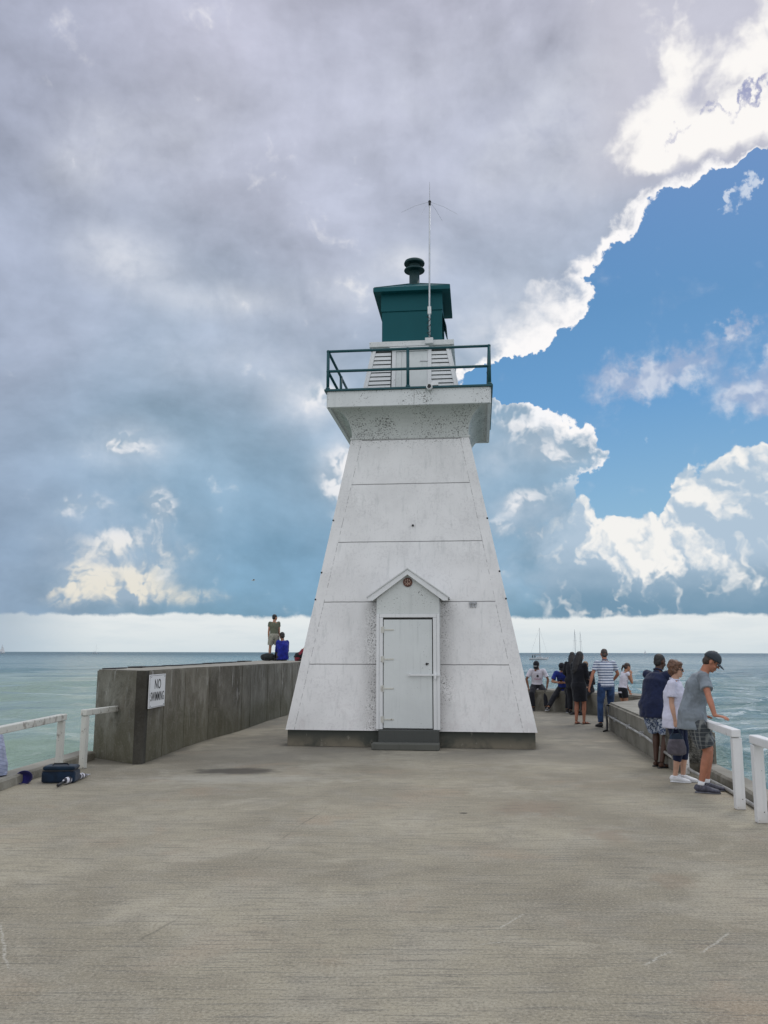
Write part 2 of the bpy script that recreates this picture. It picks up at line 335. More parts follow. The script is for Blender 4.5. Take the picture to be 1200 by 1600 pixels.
def m_wall(name='wall_concrete', mossy=True, light=1.0):
    m, g = new_mat(name); p = g.pos(); x, y, z = g.sep(p)
    big = g.noise(p, 1.1, 6, .6, .4); fine = g.noise(p, 30, 5, .7); st = g.noise(g.scl(p, (2.2, 2.2, .8)), 1.6, 6, .65, .5)
    k = light
    c = g.mix(g.smooth(big, .35, .68), (.118 * k, .108 * k, .085 * k), (.205 * k, .195 * k, .165 * k))
    c = g.mix(g.smooth(st, .52, .68) * .55, c, (.27 * k, .26 * k, .23 * k))
    c = g.mix(g.smooth(st, .47, .33) * .35, c, (.065 * k, .06 * k, .05 * k))
    if mossy:
        pan = g.wn(g.comb(g.m('FLOOR', y * .62), 0.0, 0.0)); c = g.mix(1.0, c, g.comb(pan * .45 + .72, pan * .45 + .72, pan * .42 + .72), 'MULTIPLY')
        jn = g.smooth(g.noise(g.scl(p, (4, 4, .6)), 2.6, 6, .7, .8), .60, .68); c = g.mix(jn * .6, c, (.34, .34, .32)); bl_ = g.noise(g.scl(p, (1.3, 1.3, 1.1)), 1.5, 6, .7, .7); c = g.mix(g.smooth(bl_, .54, .64) * .45, c, (.27, .26, .225)); c = g.mix(g.smooth(bl_, .46, .38) * .45, c, (.07, .066, .052))
        c = g.mix(g.smooth(z + (big - .5) * .9, .75, .2) * .55, c, (.085, .082, .045))
        whi = g.noise(g.scl(p, (2.2, 2.2, .5)), 1.9, 6, .65, .6)
        c = g.mix(g.smooth(whi, .60, .68) * g.smooth(z, .35, .9) * .7, c, (.44, .43, .41))
    c = g.mix(g.smooth(fine, .5, .72) * .3, c, (.3 * k, .29 * k, .26 * k))
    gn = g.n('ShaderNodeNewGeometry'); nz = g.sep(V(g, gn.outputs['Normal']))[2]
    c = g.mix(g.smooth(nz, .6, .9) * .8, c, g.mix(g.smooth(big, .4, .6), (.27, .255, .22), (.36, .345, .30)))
    setb(g, col=c, rough=.9, spec=.3, nor=g.bump(fine + big * 1.5, .6, .015))
    return m
def m_paint(name, col, grime=.5, speck=.0, rough=.5, streaks=True, seams=None, flake=0.0, under=(.3, .28, .25)):
    m, g = new_mat(name); p = g.tex('Object'); x, y, z = g.sep(p)
    n1 = g.noise(p, 1.3, 6, .6, .3); st = g.noise(g.scl(p, (9, 9, .55)), 1.4, 6, .65); f = g.noise(p, 45, 4, .7)
    c = g.mix(g.smooth(n1, .35, .7) * .5 * grime, col, tuple(v * .8 for v in col))
    if streaks:
        c = g.mix(g.smooth(st, .52, .74) * .45 * grime, c, tuple(v * q for v, q in zip(col, (.66, .68, .68))))
        c = g.mix(g.smooth(g.noise(g.scl(p, (26, 26, 1.0)), 1.5, 4, .6), .60, .74) * .35 * grime, c, tuple(v * .6 for v in col))
    if speck > 0:
        sp = g.noise(p, 40, 4, .65); amt = g.noise(p, 2.2, 3, .5)
        c = g.mix(g.smooth(sp + (amt - .5) * .28, .70 - .088 * speck, .76 - .088 * speck) * .85, c, (.055, .055, .05))
    if flake > 0:
        fl = g.noise(g.scl(p, (1, 1, .5)), 9, 6, .7, .3)
        c = g.mix(g.smooth(fl, .68 - .10 * flake, .70 - .10 * flake), c, under)
        c = g.mix(g.smooth(z, .25, .0) * g.smooth(n1, .4, .6) * .5, c, (.35, .30, .22))
    h = f * .3 + n1
    if seams: c, h = seams(g, c, h, x, y, z, p, n1, f)
    setb(g, col=c, rough=rough, nor=g.bump(h, .25, .01))
    return m
def plain(name, col, rough=.6, metal=0.0, var=.25, scale=8, bump=.2, sheen=0.0):
    m, g = new_mat(name); p = g.tex('Object'); n = g.noise(p, scale, 5, .6, .2)
    c = g.mix(g.smooth(n, .3, .7), tuple(max(0, v * (1 - var)) for v in col), tuple(min(1, v * (1 + var)) for v in col))
    setb(g, col=c, rough=rough, metal=metal, nor=g.bump(g.noise(p, scale * 6, 3, .6), bump, .004))
    if sheen: setb(g, sheen=sheen)
    return m

WHITE = (.77, .768, .765)
def tower_seams(g, c, h, x, y, z, p, n1, f):
    # joints between the sheathing sheets and beside the corner boards, with dirt caught in them
    wob = (g.noise(p, 7, 3, .5) - .5) * .02
    ln = None
    hw = 2.159 - (z - .275) * .1879
    ax = g.m('ABSOLUTE', x); ay = g.m('ABSOLUTE', y); lat = g.mn(ax, ay)
    inside = g.smooth(hw - .19 - lat, 0, .01)
    for zz in (1.392, 2.502, 3.622, 4.755, 5.66):
        k = g.smooth(g.m('ABSOLUTE', z - zz + wob * .5), .011, .005) * inside
        ln = k if ln is None else ln + k
    vb = g.smooth(g.m('ABSOLUTE', hw - .195 - lat + wob * .4), .007, .003) * g.smooth(g.noise(g.scl(p, (1, 1, 3)), 5, 4, .6), .42, .58) * .75
    ln = g.clamp(ln + vb)
    stain = g.smooth(g.noise(p, 22, 4, .65) + g.noise(p, 2.5, 3, .5) * .5, .78, .92)
    # black mould: beside the porch, and high under the gallery
    front = g.smooth(y, -1.2, -1.3)
    near = g.smooth(g.m('ABSOLUTE', ax - .56) + (n1 - .5) * .5, .38, .0) * g.smooth(z, 2.75, 2.3) * front
    sp = g.noise(p, 42, 5, .7)
    c = g.mix(near * .6 * g.smooth(n1 + sp, .75, 1.05), c, (.36, .35, .34))
    c = g.mix(g.smooth(sp + near * .14, .68, .75) * g.smooth(near, .05, .3) * .85, c, (.05, .05, .045))
    top = g.smooth(z, 5.2, 5.7)
    c = g.mix(g.smooth(sp + top * .12, .69, .74) * g.smooth(top, .2, .7) * .85, c, (.06, .06, .05))
    low = g.smooth(z, 1.3, .3)
    blot = g.noise(g.scl(p, (1, 1, .8)), 4.5, 6, .7, .5)
    c = g.mix(g.smooth(blot, .5, .66) * low * .28, c, (.50, .46, .46))
    c = g.mix(g.smooth(g.noise(p, 70, 2, .5), .76, .8) * .5, c, (.2, .19, .18))
    c = g.mix(ln * .78, c, (.06, .06, .06))
    c = g.mix(g.clamp(stain * .2), c, (.42, .41, .42))
    return c, h - ln * 2.0
M = {}
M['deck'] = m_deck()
M['wall'] = m_wall(light=1.0)
M['wall_low'] = m_wall('low_wall_concrete', False, 1.15)
M['kerb'] = m_wall('kerb_concrete', False, 1.5)
M['plinth'] = m_paint('plinth_concrete', (.050, .056, .048), 1.0, .9, .85, True, None, .6, (.13, .13, .11))
M['tower'] = m_paint('tower_white', WHITE, 1.15, 0, .5, True, tower_seams)
M['white_spk'] = m_paint('white_mouldy', (.58, .60, .58), .9, 1.55, .6)
M['white_fas'] = m_paint('white_fascia', (.70, .72, .72), .7, 1.0, .5)
M['white'] = m_paint('white_board', (.74, .755, .765), .5, .25, .5)
M['door'] = m_paint('door_paint', (.66, .695, .695), .9, .2, .42)
M['gable'] = m_paint('gable_board', (.62, .65, .64), .7, .8, .5)
M['siding'] = m_paint('siding', (.70, .72, .73), .6, .3, .5)
M['gap'] = None
M['green'] = m_paint('lantern_green', (.003, .088, .104), .5, 0, .6); M['gap'] = plain('sheathing_dark', (.05, .055, .055), .9)
M['green'].node_tree.nodes['Principled BSDF'].inputs['Specular IOR Level'].default_value = .25
M['green_rail'] = m_paint('rail_green', (.003, .068, .084), .5, 0, .5, False)
M['fence'] = m_paint('fence_white', (.74, .74, .74), .8, .35, .55, True, None, .55)
M['fence_old'] = m_paint('fence_worn', (.60, .60, .55), 1.0, .6, .6, True, None, 1.0)
M['dark_metal'] = plain('dark_metal', (.03, .03, .03), .5, .6)
M['grey_metal'] = plain('grey_metal', (.45, .46, .48), .4, .5)
M['black'] = plain('black_rubber', (.015, .015, .016), .6)
M['rust'] = plain('rusty_vent', (.13, .06, .045), .8, 0, .5, 20)
M['pipe'] = plain('pipe', (.33, .32, .30), .5, .2, .3, 5)
M['glass'] = None
gm, g = new_mat('lantern_glass'); setb(g, col=(.9, .95, .95), rough=.03, alpha=.22, spec=.6); M['glass'] = gm

# ------------------------------------------------------------------ water
def m_water():
    m, g = new_mat('lake_water'); p = g.pos(); x, y, z = g.sep(p)
    n = g.noise(p, .02, 5, .55); n2 = g.noise(g.scl(p, (.35, 1, 1)), .16, 5, .6)
    shal = g.smooth(y + x * .25 + (n - .5) * 70, 125, 88)
    left = g.smooth(x - y * .05, 10, -14)
    mid = g.smooth(y, 900, 110)
    c = g.mix(mid, (.030, .085, .115), g.mix(left, (.065, .145, .170), (.065, .165, .170)))
    c = g.mix(shal, c, g.mix(left, (.14, .23, .225), (.250, .345, .285)))
    c = g.mix(g.smooth(n2, .40, .66) * shal * .5, c, g.mix(left, (.16, .26, .235), (.235, .32, .235)))
    c = g.mix(g.smooth(n2, .45, .36) * .4, c, (.05, .12, .14))
    wv = g.noise(g.scl(p, (.30, 1.1, 1)), .9, 6, .65, .6); wv2 = g.noise(g.scl(p, (.28, 1.0, 1)), .22, 5, .6, .4)
    c = g.mix(g.smooth(wv, .50, .66) * .55, c, g.mix(left, (.42, .50, .52), (.30, .40, .34)))
    c = g.mix(g.smooth(wv, .48, .34) * .5, c, g.mix(left, (.055, .125, .15), (.17, .26, .225)))
    c = g.mix(g.smooth(wv2, .52, .66) * .3, c, (.20, .28, .29))
    # small broken crests, with wave highlights painted in white
    cr = g.noise(g.scl(p, (.55, 1.5, 1)), 1.3, 6, .7, .8); area = g.noise(p, .09, 3, .5)
    wrt = g.mix(left, (1, 1, 1), (.12, .12, .12))
    foam_glint = g.smooth(cr + (area - .5) * .5, .615, .69) * g.smooth(y, 220, 14) * g.sep(wrt)[0]
    c = g.mix(foam_glint * .75, c, (.72, .78, .78)); w2_ = g.noise(g.scl(p, (.6, 1.2, 1)), .16, 4, .55, .3)
    w1 = g.noise(g.scl(p, (.5, 1.25, 1)), 1.0, 6, .62, .5); w2 = g.noise(g.scl(p, (.6, 1.2, 1)), .16, 4, .55, .3); w3 = g.noise(g.scl(p, (.7, 1.2, 1)), 5, 4, .6)
    h = (1.0 - left * .5) * w1 * .30 + w2 * 1.4 * (1.0 - left * .5) * g.smooth(y, 20, 200) + w3 * .05
    cr2 = g.noise(g.scl(p, (.6, 1.6, 1)), 3.4, 5, .7, .6); f2 = g.smooth(cr2 + (area - .5) * .4 + (w2_ - .5) * .5, .60, .68) * g.smooth(y, 90, 10) * g.sep(wrt)[0]
    c = g.mix(f2 * .55, c, (.66, .73, .75))  # finer white wave highlights painted into the water colour
    setb(g, col=c, rough=g.m('ADD', .12, g.smooth(y, 30, 1200) * .22), spec=.42, ior=1.33, nor=g.bump(h, 1.0, 1.5))
    return m
M['water'] = m_water()
def geo(a, b, d0, k):
    v = [a]; s = d0
    while v[-1] < b: v.append(v[-1] + s); s *= k
    return v
ys = [-400, -120, -60, -30, -12] + geo(0, 30000, .14, 1.022)
xh = geo(0, 30000, .16, 1.026)
xs = [-v for v in xh[::-1]] + xh[1:]
X, Y = np.meshgrid(np.array(xs), np.array(ys))
rs = np.random.RandomState(3)
Z = np.zeros_like(X)
stepx = np.gradient(np.array(xs))[None, :]; stepy = np.gradient(np.array(ys))[:, None]
step = np.maximum(stepx, stepy) + 0 * X
for i in range(46):
    lam = .9 * 1.09 ** i * rs.uniform(.8, 1.2)
    if lam > 14: lam = rs.uniform(1.5, 9)
    th = R(-90 + rs.normal(-18, 30)); kx, ky = math.cos(th) * 2 * math.pi / lam, math.sin(th) * 2 * math.pi / lam
    ph = kx * X + ky * Y + rs.uniform(0, 6.28) + .7 * np.sin(X * .11 + i) + .7 * np.sin(Y * .13 + 2 * i)
    s_ = np.sin(ph); amp = .019 * lam ** .75
    Z += amp * (1 - np.abs(s_) ** .8 * 1.2 if i % 3 == 0 else s_) * np.clip((lam - 2.2 * step) / lam * 2, 0, 1)
Z = Z * np.where(X < -4, .55, 1.0) - 1.3
me = bpy.data.meshes.new('lake_water'); ny, nx = X.shape
me.vertices.add(nx * ny); me.vertices.foreach_set('co', np.stack([X, Y, Z], -1).astype(np.float32).ravel())
idx = np.arange(nx * ny).reshape(ny, nx); q = np.stack([idx[:-1, :-1], idx[:-1, 1:], idx[1:, 1:], idx[1:, :-1]], -1).reshape(-1, 4)
me.loops.add(q.size); me.loops.foreach_set('vertex_index', q.ravel().astype(np.int32))
me.polygons.add(len(q)); me.polygons.foreach_set('loop_start', (np.arange(len(q)) * 4).astype(np.int32)); me.polygons.foreach_set('loop_total', np.full(len(q), 4, np.int32))
me.update(calc_edges=True); me.polygons.foreach_set('use_smooth', np.ones(len(q), bool)); me.materials.append(M['water'])
wob_ = bpy.data.objects.new('water', me); COL.objects.link(wob_); structure(wob_)
lb = BM(); box(lb, -30000, 30000, -3000, 30000, -30, -12); structure(link('lake_bed', lb, plain('silt', (.15, .15, .12), .9)))

# ------------------------------------------------------------------ pier deck
inner_low = [(2.0, 26.2), (3.1, 25.4), (4.26, 24.37), (4.92, 23.83), (5.35, 23.1), (5.62, 22.3), (6.1, 21.5), (6.3, 20.9), (6.15, 20.1), (5.5, 19.2), (4.76, 18.31), (4.48, 16.07), (4.18, 13.71), (4.02, 12.43), (3.98, 11.9)]
outer_low = [(4.52, 11.86), (4.78, 13.3), (5.2, 15.6), (5.95, 19.0), (6.65, 20.4), (6.85, 21.3), (6.5, 22.8), (6.0, 24.0), (5.2, 25.1), (4.0, 26.2), (2.4, 27.2)]
inner_hi = [(-3.50, 12.66), (-3.455, 13.3), (-3.39, 14.84), (-3.27, 16.0), (-2.95, 17.9), (-2.74, 20.5), (-2.49, 22.36), (-2.40, 25.0), (-2.35, 28.6)]
outer_hi = [(-4.1, 28.6), (-4.1, 25), (-4.15, 20), (-4.3, 16), (-4.46, 13.4)]
bm = BM()
deck_pts = [(-4.95, -20), (-4.80, 5), (-4.78, 13.2), (-4.55, 14), (-4.2, 20), (-4.15, 28.7), (2.4, 27.3), (4.1, 26.25), (5.3, 25.15), (6.1, 24.0), (6.6, 22.8), (6.95, 21.3), (6.75, 20.3), (6.0, 18.9), (5.25, 15.6), (4.85, 13.3), (4.62, 12.0), (4.40, 10.24), (4.15, 8.6), (3.95, 6), (3.9, -20)]
prism(bm, deck_pts, -2.6, 0.0)
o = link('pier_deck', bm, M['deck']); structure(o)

# kerbs along both sides
def kerb(name, inn, out, h, label):
    bm = BM(); n = len(inn)
    prof = []
    for (a, b) in zip(inn, out):
        a = Vector((a[0], a[1], 0)); b = Vector((b[0], b[1], 0)); u = (b - a).normalized()
        prof.append([a + Vector((0, 0, .002)), a + Vector((0, 0, h - .025)) + u * .006, a + u * .03 + Vector((0, 0, h)), b - u * .03 + Vector((0, 0, h)), b + Vector((0, 0, h - .03)), b + Vector((0, 0, .002))])
    rings = [[bm.verts.new(p) for p in pr] for pr in prof]
    for i in range(n - 1):
        for k in range(6): bm.faces.new((rings[i][k], rings[i][(k + 1) % 6], rings[i + 1][(k + 1) % 6], rings[i + 1][k]))
    bm.faces.new(rings[0]); bm.faces.new(rings[-1][::-1])
    return tag(link(name, bm, M['kerb']), label, 'kerb')
kerb('kerb', [(-4.50, -20), (-4.46, 6), (-4.46, 11), (-4.36, 13.2)], [(-4.86, -20), (-4.77, 6), (-4.76, 11), (-4.66, 13.25)], .12, 'low weathered concrete kerb running along the left side of the pier')
kerb('kerb', [(3.42, -20), (3.42, 6), (3.80, 8.6), (3.93, 9.3), (4.10, 10.24), (4.27, 11.78), (4.3, 11.88)], [(3.85, -20), (3.86, 6), (4.10, 8.6), (4.2, 9.3), (4.36, 10.24), (4.53, 11.78), (4.55, 11.88)], .12, 'low weathered concrete kerb along the right side below the white fence')

# high wall with joints
def notch_path(pts, joints):
    """insert 2 cm grooves into a path (going away from the camera) at given y"""
    out = []
    for i in range(len(pts) - 1):
        a, b = Vector(pts[i]), Vector(pts[i + 1]); out.append(tuple(a))
        u = (b - a).normalized(); nrm = Vector((-u.y, u.x))
        for jy in joints:
            if a.y < jy < b.y:
                t = (jy - a.y) / (b.y - a.y); c = a.lerp(b, t)
                out += [tuple(c - u * .022), tuple(c - u * .010 + nrm * .035), tuple(c + u * .010 + nrm * .035), tuple(c + u * .022)]
    out.append(tuple(pts[-1])); return out
bm = BM()
ih = notch_path(inner_hi, [13.55, 14.75, 16.1, 17.95, 18.7, 20.4, 21.7, 23.2, 25])
pts = [(-3.60, 12.62)] + ih + outer_hi
prism(bm, pts, 0.003, 1.33)
bmesh.ops.recalc_face_normals(bm, faces=bm.faces[:])
es = [e for e in bm.edges if all(abs(v.co.z - 1.33) < 1e-4 for v in e.verts) and len(e.link_faces) == 2 and e.calc_length() > .05]
bmesh.ops.bevel(bm, geom=es, offset=.018, segments=2, affect='EDGES')
hiwall = tag(link('parapet_wall', bm, M['wall']), 'tall stained concrete wall curving away left of the white lighthouse', 'wall')
bm = BM()
prism(bm, [(-3.62, 12.605), (-3.49, 12.64), (-3.475, 12.76), (-3.60, 12.75)], .004, 1.325)
link('corner_guard', bm, m_wall('corner_dark', False, .35), hiwall)
# tar lip along the outer top edge
bm = BM()
yy = 13.5
while yy < 25:
    ln_ = random.uniform(.5, 1.6); 
    def ox_(y): return np.interp(y, [13.4, 16, 20, 25, 28.6], [-4.46, -4.3, -4.15, -4.1, -4.1])
    h = random.uniform(.012, .03)
    P = [(ox_(yy) + .03, yy), (ox_(yy) + random.uniform(.15, .28), yy + .05), (ox_(yy + ln_) + random.uniform(.12, .28), yy + ln_ - .05), (ox_(yy + ln_) + .03, yy + ln_)]
    prism(bm, P, 1.331, 1.333 + h); yy += ln_ + random.choice([.02, .03, .25])
link('tar_coat', bm, M['black'], hiwall)
# low wall
bm = BM()
prism(bm, inner_low + outer_low, .003, .565)
bmesh.ops.recalc_face_normals(bm, faces=bm.faces[:])
es = [e for e in bm.edges if all(abs(v.co.z - .565) < 1e-4 for v in e.verts)]
bmesh.ops.bevel(bm, geom=es, offset=.035, segments=3, affect='EDGES')
lowwall = tag(link('parapet_wall', bm, M['wall_low']), 'low wide concrete parapet curving round the pier behind the people', 'wall')
# conduit on its inner face and on the deck beside the kerb
def tube(name, pts, r, mat, parent=None, seg=10):
    bm = BM(); loft(bm, pts, [r] * len(pts), seg=seg); return link(name, bm, mat, parent, smooth=True)
cp = [(4.72, 18.2, .30), (4.44, 16.07, .30), (4.14, 13.71, .29), (3.97, 12.3, .22), (4.10, 11.6, .05), (4.02, 10.24, .03), (3.84, 9.0, .03), (3.40, 6.0, .03), (3.36, -4, .03)]
cond = tag(tube('conduit_pipe', cp, .022, M['pipe']), 'long grey conduit pipe clipped to the low wall and lying beside the kerb', 'pipe')
bm = BM()
for yv, xv in ((17.2, 4.6), (15.6, 4.39), (14.2, 4.215), (13.0, 4.05)): box(bm, xv - .03, xv + .04, yv - .02, yv + .02, .26, .335)
link('clip', bm, M['grey_metal'], cond)
bm = BM(); loft(bm, [(4.80, 18.28, .50), (4.66, 18.16, .52), (4.64, 18.05, .36), (4.64, 18.0, .16), (4.60, 17.9, .03), (4.50, 17.8, .018)], [.018, .022, .022, .024, .024, .015])
tag(link('rubber_hose', bm, M['black'], smooth=True), 'thick black hose hanging over the low wall corner beside the man in jeans', 'hose')
# stub where the fence used to be: stone block end standing on kerb
bm = BM(); box(bm, 3.99, 4.50, 11.84, 12.4, .122, .60, .05)
# (the wall end is rougher than the rest)
m_r, g = new_mat('rough_aggregate'); p = g.pos(); n = g.noise(p, 14, 6, .75); v_ = g.vor(p, 34)
c = g.mix(g.smooth(n, .4, .62), (.05, .048, .04), (.21, .20, .175)); c = g.mix(g.smooth(v_, .22, .1) * .5, c, (.33, .31, .27))
setb(g, col=c, rough=.95, nor=g.bump(n + v_ * .6, 1.0, .03)); M['rough'] = m_r
link('wall_end', bm, M['rough'], lowwall)

# ------------------------------------------------------------------ lighthouse
TW = thing('lighthouse', 'white tapering wooden lighthouse with green lantern standing on the pier', 'lighthouse', (.64, 17.0, 0), R(-6.33))
OX = lambda z: .045 - .012 * z if z < 6 else -.02     # a slight lean
bm = BM(); frustum(bm, [(2.125, .002, .04), (2.125, .272, .04)]); plin = link('plinth', bm, M['plinth'], TW)
bm = BM(); frustum(bm, [(2.159, .274, OX(.27)), (1.140, 5.70, OX(5.7))]); wall_t = link('wall', bm, M['tower'], TW)
# drip edge
bm = BM(); 
# cornice: cove curving out to the gallery fascia
prof = [(1.160, 5.68), (1.160, 5.72), (1.13, 5.725)]
N = 10
for i in range(N + 1):
    a = i / N * math.pi / 2
    prof.append((1.13 + (1.49 - 1.13) * (1 - math.cos(a)), 5.76 + (6.258 - 5.76) * math.sin(a)))
prof.append((1.505, 6.262))
bm = BM(); frustum(bm, [(h, z, -.02) for h, z in prof])
cove = link('cove_cornice', bm, M['white_spk'], TW)
bm = BM()
for a in range(4):
    Mr = Matrix.Translation((-.02, 0, 0)) @ Matrix.Rotation(a * math.pi / 2, 4, 'Z')
    if a != 0: box(bm, -1.54, 1.54, -1.565, -1.50, 6.225, 6.535, .004, Mr)
    else:
        box(bm, -1.54, .115, -1.565, -1.50, 6.225, 6.535, .003, Mr); box(bm, .119, 1.54, -1.565, -1.50, 6.225, 6.535, .003, Mr)
fascia = link('gallery_fascia', bm, M['white_fas'], TW)
bm = BM(); box(bm, -1.625, 1.585, -1.605, 1.605, 6.536, 6.575, .006); link('gallery_deck', bm, M['green_rail'], TW)
# corner brackets under the gallery
for sx in (-1, 1):
    for sy in (-1, 1):
        bm = BM()
        pr = [(0, 5.80)] + [(.36 * (1 - math.cos(t)), 5.80 + .44 * math.sin(t)) for t in [i / 6 * math.pi / 2 for i in range(1, 7)]] + [(0, 6.24)]
        P = [(1.12 + r, 0, z) for r, z in pr]
        Mr = Matrix.Translation((-.02, 0, 0)) @ Matrix.Rotation(math.atan2(sy, sx), 4, 'Z') @ Matrix.Translation((.42, 0, 0))
        P = [(Mr @ Vector(p)) for p in P]
        off = Matrix.Rotation(math.atan2(sy, sx), 4, 'Z') @ Vector((0, .05, 0))
        extrude_poly(bm, [p - off / 2 for p in P], off)
        link('bracket', bm, M['white_spk'], TW)
# railing
def pipe(bm, a, b, r=.022): loft(bm, [a, b], [r, r], seg=10); 
rh = 1.545; zt, zm, z0 = 7.345, 6.945, 6.576
rail = bpy.data.objects.new('gallery_railing', None); COL.objects.link(rail); rail.parent = TW; rail.location = (-.02, 0, 0)
for (x, y) in [(a * rh, b * rh) for a in (-1, 0, 1) for b in (-1, 0, 1) if (a, b) != (0, 0)]:
    bm = BM(); pipe(bm, (x, y, z0), (x, y, zt + .02), .030); ball(bm, (x, y, zt), .034); ball(bm, (x, y, zm), .034); loft(bm, [(x, y, z0), (x, y, z0 + .04)], [.05, .04], seg=12)
    link('post', bm, M['green_rail'], rail, smooth=True)
for a in range(4):
    Mr = Matrix.Rotation(a * math.pi / 2, 4, 'Z')
    for z in (zt, zm):
        bm = BM(); pipe(bm, Mr @ Vector((-rh, -rh, z)), Mr @ Vector((rh, -rh, z)), .027); link('rail', bm, M['green_rail'], rail, smooth=True)
# watch room above the deck
bm = BM(); frustum(bm, [(.955, 6.577, -.02), (.765, 7.60, -.02)]); wr_ = link('watch_room', bm, M['gap'], TW)
hwz = lambda z: .955 - (z - 6.577) * (.955 - .765) / (7.60 - 6.577)
for a in range(4):
    Mr = Matrix.Translation((-.02, 0, 0)) @ Matrix.Rotation(a * math.pi / 2, 4, 'Z')
    z = 6.585; nb = 11; hh = (7.575 - 6.585) / nb
    for side in ((-1, -1), (1, 1)) if a == 0 else ((0, 0),):
        bm = BM()
        for i in range(nb):
            za, zb = z + i * hh, z + (i + 1) * hh - .020
            if a == 0:
                xo0, xo1 = hwz(za) - .06, hwz(zb) - .06
                q = [(side[0] * .40, za), (side[0] * xo0, za), (side[0] * xo1, zb), (side[0] * .40, zb)]
            else: q = [(-hwz(za) + .06, za), (hwz(za) - .06, za), (hwz(zb) - .06, zb), (-hwz(zb) + .06, zb)]
            P = [Mr @ Vector((x_, -hwz(z_) - (.030 if z_ == za else .014), z_)) for x_, z_ in q]
            P2 = [Mr @ Vector((x_, -hwz(z_) + .01, z_)) for x_, z_ in q]
            vs = [bm.verts.new(p) for p in P] + [bm.verts.new(p) for p in P2]
            for f in ((0, 1, 2, 3), (7, 6, 5, 4), (0, 4, 5, 1), (1, 5, 6, 2), (2, 6, 7, 3), (3, 7, 4, 0)): bm.faces.new([vs[k] for k in f])
        link('clapboard', bm, M['siding'], wr_)
    bm = BM()
    for s in (-1, 1):
        P = [(s * hwz(6.58), 6.58), (s * (hwz(6.58) - .058), 6.58), (s * (hwz(7.6) - .058), 7.6), (s * hwz(7.6), 7.6)]
        vs = [bm.verts.new(Mr @ Vector((x_, -hwz(z_) - .034, z_))) for x_, z_ in P] + [bm.verts.new(Mr @ Vector((x_, -hwz(z_) + .01, z_))) for x_, z_ in P]
        for f in ((0, 1, 2, 3), (7, 6, 5, 4), (0, 4, 5, 1), (1, 5, 6, 2), (2, 6, 7, 3), (3, 7, 4, 0)): bm.faces.new([vs[k] for k in f])
    link('corner_board', bm, M['white'], wr_)
slope_rot = Matrix.Rotation(-math.atan((.955 - .765) / (7.60 - 6.577)), 4, 'X')
Ms = Matrix.Translation((0, -.955 - .0, 6.58)) @ slope_rot
bm = BM(); box(bm, -.395, -.315, -.045, 0, 0, 1.0, .004, Ms); box(bm, .315, .395, -.045, 0, 0, 1.0, .004, Ms); box(bm, -.395, .395, -.047, 0, 1.0, 1.05, .004, Ms)
link('hatch_frame', bm, M['white'], wr_)
bm = BM(); box(bm, -.312, -.20, -.036, 0, .01, .99, .004, Ms); box(bm, -.197, .312, -.038, 0, .01, .99, .004, Ms)
hd = link('hatch_door', bm, M['door'], wr_)
bm = BM()
for zz in (.15, .75): box(bm, .17, .33, -.052, -.04, zz, zz + .022, 0, Ms)
link('hinge', bm, M['grey_metal'], hd)
# cap moulding
bm = BM(); box(bm, -.80, .80, -.80, .80, 7.60, 7.665, .006); link('cap_moulding', bm, M['white_fas'], TW, loc=(-.015, 0, 0))
bm = BM(); box(bm, -.855, .845, -.845, .845, 7.667, 7.775, .008); link('cap_board', bm, M['white_fas'], TW, loc=(0, 0, 0))
bm = BM(); box(bm, -.44, .35, -.90, -.855, 7.60, 7.635, .003); link('trim_strip', bm, M['white'], TW)
# mast plinth block
# lantern
lan = bpy.data.objects.new('lantern', None); COL.objects.link(lan); lan.parent = TW; lan.location = (-.01, 0, 7.777)
H_ = 8.93 - 7.777
bm = BM(); box(bm, -.615, .615, -.615, -.575, 0, .72, .004); box(bm, -.632, .625, -.635, -.575, .722, H_, .004)
link('front_panel', bm, M['green'], lan)
bm = BM()
for x, y in ((.585, .585), (-.585, .585)): box(bm, x - .03, x + .03, y - .03, y + .03, 0, H_)
for s in (-1, 1):
    box(bm, s * .585 - .03, s * .585 + .03, -.573, .553, .62, H_); box(bm, s * .585 - .03, s * .585 + .03, -.573, .553, 0, .10)
    box(bm, s * .585 - .02, s * .585 + .02, -.02, .02, .10, .62); box(bm, s * .585 - .02, s * .585 + .02, -.573, -.54, .10, .62)
box(bm, -.553, .553, .555, .615, .62, H_); box(bm, -.553, .553, .555, .615, 0, .10)
link('window_frame', bm, M['green'], lan)
for s in (-1, 1):
    bm = BM(); box(bm, s * .585 - .004, s * .585 + .004, -.538, .55, .102, .618); link('glass_pane', bm, M['glass'], lan)
bm = BM(); box(bm, -.55, .55, .585, .593, .102, .618); link('glass_pane', bm, M['glass'], lan)
bm = BM(); loft(bm, [(0, 0, 0), (0, 0, .25), (0, 0, .27)], [.03, .03, .1]); loft(bm, [(0, 0, .28), (0, 0, .33), (0, 0, .45), (0, 0, .5)], [.09, .12, .12, .06], seg=20)
link('lamp', bm, M['grey_metal'], lan, smooth=False)
# sloping sun hood seen at the right side of the lantern
bm = BM(); extrude_poly(bm, [(.62, -.50, .72), (.70, -.50, .42), (.70, -.50, .40), (.615, -.50, .70)], (0, .95, 0)); link('side_hood', bm, M['green'], lan)
